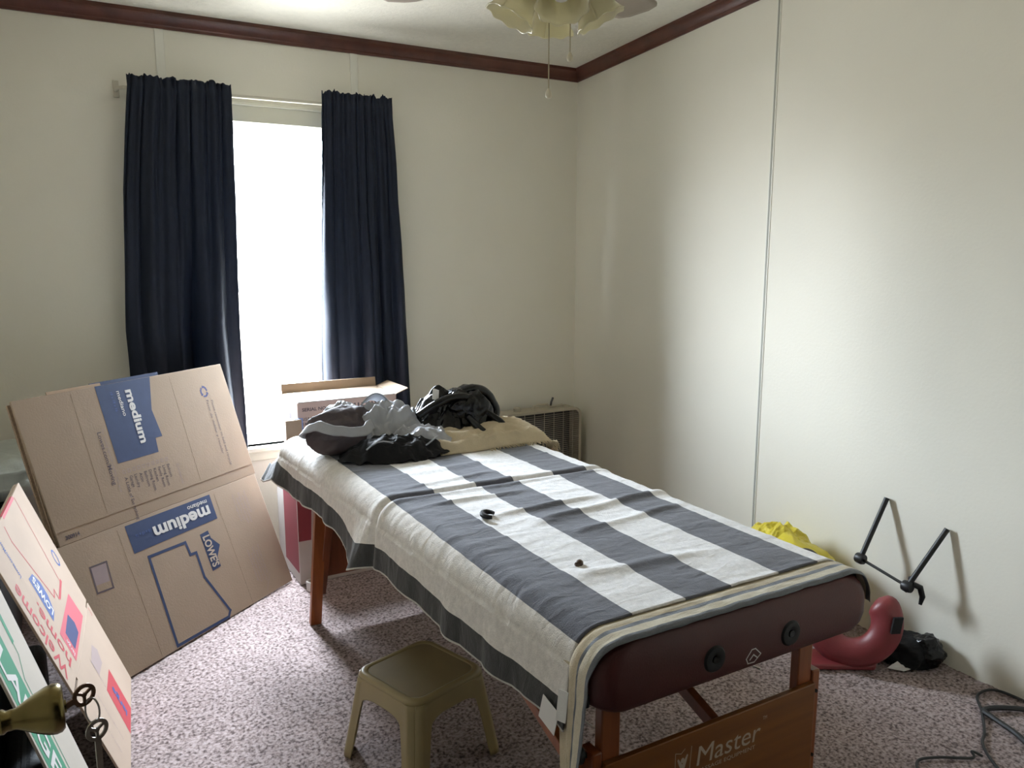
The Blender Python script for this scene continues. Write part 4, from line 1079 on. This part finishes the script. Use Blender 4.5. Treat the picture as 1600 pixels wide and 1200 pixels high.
# ------------------------------------------------------------------ plastic step stool
SC = Vector((0.838, 1.985, 0)); SA = math.radians(17)
ex = Vector((math.cos(SA), math.sin(SA), 0)); ey = Vector((-ex.y, ex.x, 0))
sl = thing('plastic_stool', 'low olive-tan plastic step stool on the carpet beside the massage table', 'stool', (SC.x, SC.y, 0))
HT, HB, SH = 0.137, 0.170, 0.262
def sp(x, y, z): return SC + ex * x + ey * y + Vector((0, 0, z))
def rsq(h, r, n=7):
    out = []
    for cx, cy, a0 in ((h - r, h - r, 0), (-h + r, h - r, PI / 2), (-h + r, -h + r, PI), (h - r, -h + r, 1.5 * PI)):
        for k in range(n): a = a0 + PI / 2 * k / (n - 1); out.append((cx + r * math.cos(a), cy + r * math.sin(a)))
    return out
prof = [(HT - 0.022, SH - 0.004, .035), (HT - 0.017, SH - 0.002, .035), (HT - 0.011, SH - 0.0005, .038), (HT - 0.003, SH - 0.004, .042), (HT + 0.002, SH - 0.014, .045)]
b = MB(); n = 28; v = []
for h, z, r in prof: v += [sp(x, y, z) for x, y in rsq(h, r)]
f = [(i * n + k, (i + 1) * n + k, (i + 1) * n + (k + 1) % n, i * n + (k + 1) % n) for i in range(len(prof) - 1) for k in range(n)]
b.add(v, f)
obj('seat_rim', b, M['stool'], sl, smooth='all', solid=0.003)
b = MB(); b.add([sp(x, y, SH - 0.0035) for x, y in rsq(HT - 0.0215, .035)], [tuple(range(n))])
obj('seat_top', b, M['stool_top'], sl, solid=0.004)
# skirt with arched openings, and corner legs: one panel per side
def skirt(k):
    a = k * PI / 2; rx = Vector((math.cos(a), math.sin(a))); ry = Vector((-rx.y, rx.x))
    def f(u, w_):
        t = u * 2 - 1                                   # -1..1 across the side
        z_top = SH - 0.014
        op = 0.66                                       # half width of the opening as a share
        at = abs(t)
        if at < op: q = at / op; arch = 0.175 + 0.028 * (1 - q ** 4) - 0.09 * max(0, (q - 0.86) / 0.14) ** 1.5
        else: arch = 0.085 * max(0, 1 - (at - op) / 0.03) if at < op + 0.03 else 0.0
        z = z_top + (arch - z_top) * w_
        h = HT + 0.002 + (HB - HT - 0.002) * (z_top - z) / z_top
        r = 0.045 - 0.015 * (z_top - z) / z_top
        # rounded corner: project to rounded square
        x = t * h; y = h
        if abs(x) > h - r:
            ang = (abs(x) - (h - r)) / r * PI / 4
            x2 = h - r + r * math.sin(ang); y = h - r + r * math.cos(ang); x = math.copysign(x2, x)
        bulge = 0.006 * max(0, 1 - abs(at - 0.83) / 0.15)
        y += bulge * 0.6
        p = rx * x + ry * y
        return tuple(sp(p.x, p.y, z))
    return MB().grid(f, 80, 16)
for k in range(4):
    obj('side_panel', skirt(k), M['stool'], sl, smooth='all', solid=0.0035)

# ------------------------------------------------------------------ face cradle leaning at the right wall
fc = thing('face_cradle', 'black metal face cradle frame with two prongs leaning on the right wall', 'face cradle', (2.45, 1.66, 0))
pa0, pa1 = Vector((2.545, 1.796, 0.320)), Vector((2.646, 1.776, 0.545))
pb0, pb1 = Vector((2.545, 1.603, 0.282)), Vector((2.646, 1.538, 0.497))
for p0, p1 in ((pa0, pa1), (pb0, pb1)):
    d = (p1 - p0).normalized()
    obj('prong', MB().tube([p0 - d * 0.02, p1], 0.0095, 14), M['black_metal'], fc, smooth=True)
    obj('joint', MB().lathe(p0 + Vector((0, 0.016, 0)), (0, -1, 0), [(0.0, 0), (0.018, 0), (0.020, 0.006), (0.020, 0.026), (0.018, 0.032), (0, 0.032)], 18), M['black_metal'], fc, smooth=True)
    obj('wing_nut', MB().box((p0.x + .008, p0.y - .006, p0.z + .012), (p0.x + .020, p0.y + .006, p0.z + .034)), M['black'], fc, bevel=0.003)
obj('cross_rod', MB().tube([pa0, pb0], 0.0055, 10), M['black_metal'], fc, smooth=True)
obj('cam_lever', MB().tube([pb0 + Vector((.010, -.010, .012)), pb0 + Vector((.035, -.026, -.002)), pb0 + Vector((.040, -.034, -.035)), pb0 + Vector((.030, -.034, -.062))], [0.010, 0.011, 0.010, 0.006], 10), M['black'], fc, smooth=True)
# horseshoe cushion standing in front of it, open end up
cr = thing('face_cushion', 'burgundy vinyl horseshoe face cushion on the carpet under the black cradle frame', 'cushion', (2.36, 1.66, 0))
def horseshoe(a, b_):
    th = math.radians(-232 + 284 * a)
    R = 0.108; e_ = max(0.0, abs(2 * a - 1) - 0.86) / 0.14; tr_ = 0.050 * math.sqrt(max(0.01, 1 - e_ * e_))
    ph = 2 * PI * b_
    c0 = Vector((2.372, 1.690, 0.163)); ux = Vector((0.45, -0.80, 0.0)).normalized(); uz = Vector((0.28, 0.10, 0.95)).normalized(); un = ux.cross(uz)
    rad = R + tr_ * math.cos(ph) * 1.0
    p = c0 + (ux * math.cos(th) * 1.05 + uz * math.sin(th) * 1.05) * rad + un * (tr_ * 0.85 * math.sin(ph))
    return (p.x, p.y, max(p.z, 0.004))
obj('horseshoe_pad', MB().grid(horseshoe, 60, 20), M['red_vinyl2'], cr, smooth='all')
for a in (0.0, 1.0):
    ring = [Vector(horseshoe(a, k / 20)) for k in range(20)]; cen = sum(ring, Vector()) / 20
    b = MB().add(ring + [cen], [(k, (k + 1) % 20, 20) for k in range(20)]); obj('pad_end', b, M['red_vinyl2'], cr)
c0 = Vector((2.372, 1.690, 0.163))
obj('hook_patch', MB().slab((2.392, 1.555, 0.165), (0.030, -0.014, 0), (0.012, 0.0, 0.055), (-0.004, -0.008, 0)), M['black'], cr)
obj('base_board', MB().poly([(2.28, 1.80, 0.002), (2.20, 1.72, 0.002), (2.395, 1.60, 0.002), (2.50, 1.66, 0.002), (2.45, 1.78, 0.002)], (0, 0, 0.020)), M['red_vinyl2'], cr, bevel=0.006)
# black pouch beside it
pc = thing('black_pouch', 'small crumpled black pouch on the carpet at the foot of the right wall', 'pouch', (2.55, 1.60, 0))
obj('pouch_body', lump((2.562, 1.600, 0.035), (0.085, 0.075, 0.050), 4.4, 0.04, 12, -0.5, 0.002), M['bag_dull'], pc, smooth='all')
obj('pouch_flap', lump((2.598, 1.55, 0.050), (0.045, 0.050, 0.045), 7.4, 0.05, 14, 0.2, 0.004), M['bag'], pc, smooth='all')
obj('white_label', MB().poly([(2.445, 1.590, 0.004), (2.475, 1.545, 0.004), (2.525, 1.530, 0.012), (2.50, 1.575, 0.030)], (-0.003, -.003, 0.004)), M['tag'], pc)
# yellow plastic bag behind the table
yb = thing('yellow_bag', 'yellow plastic shopping bag slumped on a cardboard box behind the table, by the right wall', 'bag', (2.45, 2.05, 0.0))
obj('bag_cloth', lump((2.48, 2.09, 0.170), (0.13, 0.21, 0.155), 5.0, 0.05, 6, 0.1, 0.004, ridge=True), M['yellow'], yb, smooth='all')
obj('bag_top', cloth_sheet((2.49, 2.13, 0.275), 0.10, 0.17, 4.0, 0.04, 0.060, 0.1, 0.15), M['yellow'], yb, smooth='all', solid=0.002)
obj('dark_print', lump((2.430, 1.945, 0.305), (0.030, 0.040, 0.022), 3.0, 0.01, 9, 0.2), M['black'], yb, smooth='all')
yb['label'] = 'crumpled yellow plastic shopping bag on the carpet between table and right wall'

# ------------------------------------------------------------------ cables on the carpet, bottom right
def cable(pts, r, label):
    c = ribbon(pts, 0, None, 10)
    return tag(obj('power_cable', MB().tube(c, r, 8), M['cable'], origin=tuple(c[0]), smooth=True), label, 'cable')
cable([(2.625, 0.92, 0.006), (2.63, 1.10, 0.006), (2.64, 1.24, 0.007), (2.62, 1.318, 0.008), (2.54, 1.325, 0.008), (2.46, 1.265, 0.007), (2.36, 1.20, 0.006), (2.29, 1.165, 0.006), (2.22, 1.085, 0.006), (2.15, 0.95, 0.006)], 0.0045,
      'thin black cable looped on the carpet against the right wall')
cable([(2.75 - .13, 1.12, 0.010), (2.59, 1.195, 0.010), (2.52, 1.25, 0.010), (2.465, 1.262, 0.011), (2.450, 1.225, 0.011), (2.43, 1.15, 0.010), (2.40, 1.09, 0.010), (2.33, 0.94, 0.010)], 0.0085,
      'thick black cable bent in a sharp hairpin on the carpet, lower right corner')
cable([(1.97, 1.08, 0.006), (1.99, 1.16, 0.006), (2.05, 1.215, 0.006), (2.12, 1.195, 0.006), (2.20, 1.145, 0.006), (2.215, 1.155, 0.016), (2.235, 1.135, 0.006)], 0.004,
      'short black cable end curled on the carpet right of the table panel')

# ------------------------------------------------------------------ ceiling fan
CF = Vector((1.162, 1.792, 0)); ZB = 2.206; ctop = zc(CF.y)
cf = thing('ceiling_fan', 'ceiling fan with taupe blades and four tulip glass shades above the table', 'ceiling fan', (CF.x, CF.y, ctop))
P_ = lambda x, y, z: (CF.x + x, CF.y + y, z)
obj('canopy', MB().lathe(P_(0, 0, 0), (0, 0, 1), [(0.018, ctop - .07), (0.045, ctop - .06), (0.065, ctop - .02), (0.068, ctop + .008)], 28), M['fan_metal'], cf, smooth=True)
obj('down_rod', MB().tube([P_(0, 0, ctop - .06), P_(0, 0, ZB + .10)], 0.012, 12), M['fan_metal'], cf, smooth=True)
obj('motor_housing', MB().lathe(P_(0, 0, 0), (0, 0, 1), [(0.0, ZB - .015), (0.055, ZB - .012), (0.10, ZB + .005), (0.115, ZB + .03), (0.115, ZB + .075), (0.09, ZB + .105), (0.03, ZB + .12), (0.0, ZB + .12)], 36), M['fan_metal'], cf, smooth=True)
obj('light_kit', MB().lathe(P_(0, 0, 0), (0, 0, 1), [(0.0, ZB - .11), (0.020, ZB - .105), (0.045, ZB - .085), (0.055, ZB - .05), (0.045, ZB - .015), (0.04, ZB - .01)], 28), M['fan_metal'], cf, smooth=True)
for k in range(5):
    a = math.radians(33 + 72 * k); d = Vector((math.cos(a), math.sin(a), 0)); s_ = Vector((-d.y, d.x, 0))
    def blade(u, v):
        r_ = 0.17 + 0.49 * u
        w_ = 0.058 + 0.014 * u
        e = (u - 0.90) / 0.10
        if e > 0: w_ *= math.sqrt(max(0.0, 1 - (e * .92) ** 2.6))
        if u < 0.12: w_ *= 0.6 + 0.4 * math.sqrt(u / 0.12)
        t = (v * 2 - 1) * w_
        p = CF + d * r_ + s_ * t
        return (p.x, p.y, ZB + 0.01 - t * 0.17)
    b_o = obj('blade', MB().grid(blade, 26, 8), M['blade'], cf, smooth='all', solid=0.006)
    obj('blade_iron', MB().slab(CF + d * 0.09 - s_ * 0.014 + Vector((0, 0, ZB + .008)), d * 0.13, s_ * 0.028, (0, 0, 0.006)), M['fan_metal'], cf, bevel=0.002)
for k, adeg in enumerate((-25, 65, 155, 245)):
    a = math.radians(adeg); d = Vector((math.cos(a), math.sin(a), 0))
    neck = CF + d * 0.058 + Vector((0, 0, ZB - .062))
    ax = (d * 0.46 + Vector((0, 0, -0.88))).normalized()
    arm = obj('light_arm', MB().tube([CF + d * .03 + Vector((0, 0, ZB - .055)), CF + d * .05 + Vector((0, 0, ZB - .05)), neck, neck + ax * 0.02], [0.010, .010, .012, 0.022], 12), M['fan_metal'], cf, smooth=True)
    pr = [(0.022, 0.008), (0.032, 0.020), (0.046, 0.042), (0.053, 0.068), (0.056, 0.092), (0.061, 0.112), (0.071, 0.130), (0.077, 0.136)]
    x_ = ax.orthogonal().normalized(); y_ = ax.cross(x_)
    def shade(u, v):
        i = v * (len(pr) - 1); q = min(int(i), len(pr) - 2); t = i - q
        r_ = pr[q][0] * (1 - t) + pr[q + 1][0] * t; h = pr[q][1] * (1 - t) + pr[q + 1][1] * t
        th = 2 * PI * u
        r_ *= 0.86; h *= 0.92
        r_ *= 1 + 0.03 * v ** 5 * math.cos(9 * th)
        h += 0.002 * v ** 5 * math.cos(9 * th)
        return tuple(neck + ax * h + (x_ * math.cos(th) + y_ * math.sin(th)) * r_)
    sd = obj('lamp_shade', MB().grid(shade, 64, 24), M['frost'], arm, smooth='all', solid=0.003)
    obj('bulb', MB().lathe(neck, ax, [(0.010, 0.015), (0.012, 0.035), (0.022, 0.060), (0.026, 0.080), (0.020, 0.098), (0.0, 0.106)], 18), M['white'], arm, smooth=True)
for (px, py, zb) in ((-0.036, -0.026, 1.845), (0.060, 0.022, 1.953)):
    ch = obj('pull_chain', MB().tube([P_(px, py, ZB - .09), P_(px, py, zb + 0.01)], 0.0016, 6), M['chain'], cf, smooth=True)
    obj('chain_fob', MB().lathe(P_(px, py, zb), (0, 0, 1), [(0.0, -0.012), (0.006, -0.010), (0.0085, -0.004), (0.007, 0.004), (0.003, 0.012), (0.0, 0.014)], 14), M['fob'], ch, smooth=True)

# ------------------------------------------------------------------ door, knob and keys at the left
dr = struct('door_1', MB().box((-0.153, YF + 0.005, 0.012), (-0.118, 1.115, 2.03)), M['door'], bevel=0.002)
KZ, KY = 0.900, 1.050
ax = Vector((1, 0.03, 0.0)).normalized(); KO = Vector((-0.118, KY, KZ))
obj('knob_rose', MB().lathe(KO, ax, [(0.034, 0.0), (0.034, 0.003), (0.028, 0.007), (0.016, 0.010)], 32), M['brass'], dr, smooth=True)
kb = obj('door_knob', MB().lathe(KO, ax, [(0.013, 0.006), (0.0125, 0.020), (0.0145, 0.024), (0.0145, 0.027), (0.012, 0.030), (0.0125, 0.040), (0.017, 0.048), (0.0235, 0.060),
         (0.0285, 0.072), (0.0300, 0.080), (0.0290, 0.086), (0.0250, 0.090), (0.0100, 0.0905), (0.0, 0.0905)], 40), M['brass'], dr, smooth=True, angle=60)
K1 = KO + ax * 0.0905
obj('keyhole_plug', MB().lathe(K1, ax, [(0.008, -0.001), (0.008, 0.002), (0.0, 0.002)], 18), M['brass'], dr, smooth=True)
obj('latch_plate', MB().box((-0.147, 1.1145, KZ - 0.03), (-0.124, 1.1165, KZ + 0.03)), M['brass'], dr)
keys = thing('key_ring', 'ring of house keys hanging from the brass door knob, one key in its lock', 'keys', tuple(K1 + Vector((0.03, 0, -0.02))))
def key_head(c, u, v, nrm, r, m, shaft_to, name):
    """flat bow with three holes, in plane u,v"""
    b = MB(); c = Vector(c); n = 24
    outer = [c + (u * math.cos(2 * PI * k / n) + v * math.sin(2 * PI * k / n)) * r for k in range(n)]
    inner = [c + (u * math.cos(2 * PI * k / n) + v * math.sin(2 * PI * k / n)) * r * 0.66 for k in range(n)]
    t = nrm * 0.0022
    vs = outer + inner + [p + t for p in outer] + [p + t for p in inner]
    fs = []
    for k in range(n):
        j = (k + 1) % n
        fs += [(k, j, n + j, n + k), (2 * n + k, 3 * n + k, 3 * n + j, 2 * n + j), (k, 2 * n + k, 2 * n + j, j), (n + k, n + j, 3 * n + j, 3 * n + k)]
    b.add(vs, fs)
    for ang in (PI / 6, 5 * PI / 6, 1.5 * PI):
        d = u * math.cos(ang) + v * math.sin(ang)
        b.bar(c + t / 2, c + t / 2 + d * r * 0.72, r * 0.24, 0.0022, nrm)
    b.lathe(c + t / 2 - nrm * .0011, nrm, [(r * .22, 0), (r * .22, 0.0022)], 12)
    e = Vector(shaft_to)
    b.bar(c + t / 2 + (e - c).normalized() * r * 0.8, e + t / 2, 0.0078, 0.0022, nrm)
    return obj(name, b, m, keys)
nrm = Vector((0.45, -0.89, 0)).normalized()
uu = Vector((0.89, 0.45, 0.0)).normalized(); vv = Vector((0, 0, 1))
K2 = K1 + uu * 0.024 + Vector((0, -0.001, 0.004))
key_head(K2, uu, vv, nrm, 0.0145, M['bronze'], K1 + ax * 0.001, 'key')
rc = K2 + Vector((0.008, -0.004, -0.022))
obj('split_ring', MB().tube([rc + (Vector((0.35, -0.2, 0)) * math.cos(2 * PI * k / 28) * 0.022 + Vector((0, 0, 1)) * math.sin(2 * PI * k / 28) * 0.0175) for k in range(28)], 0.0012, 8, closed=True), M['steel'], keys, smooth=True)
K3 = K2 + Vector((0.0105, -0.006, -0.0475))
key_head(K3, uu, vv, nrm, 0.0145, M['steel'], K3 + Vector((0.0, 0, -0.055)), 'key')
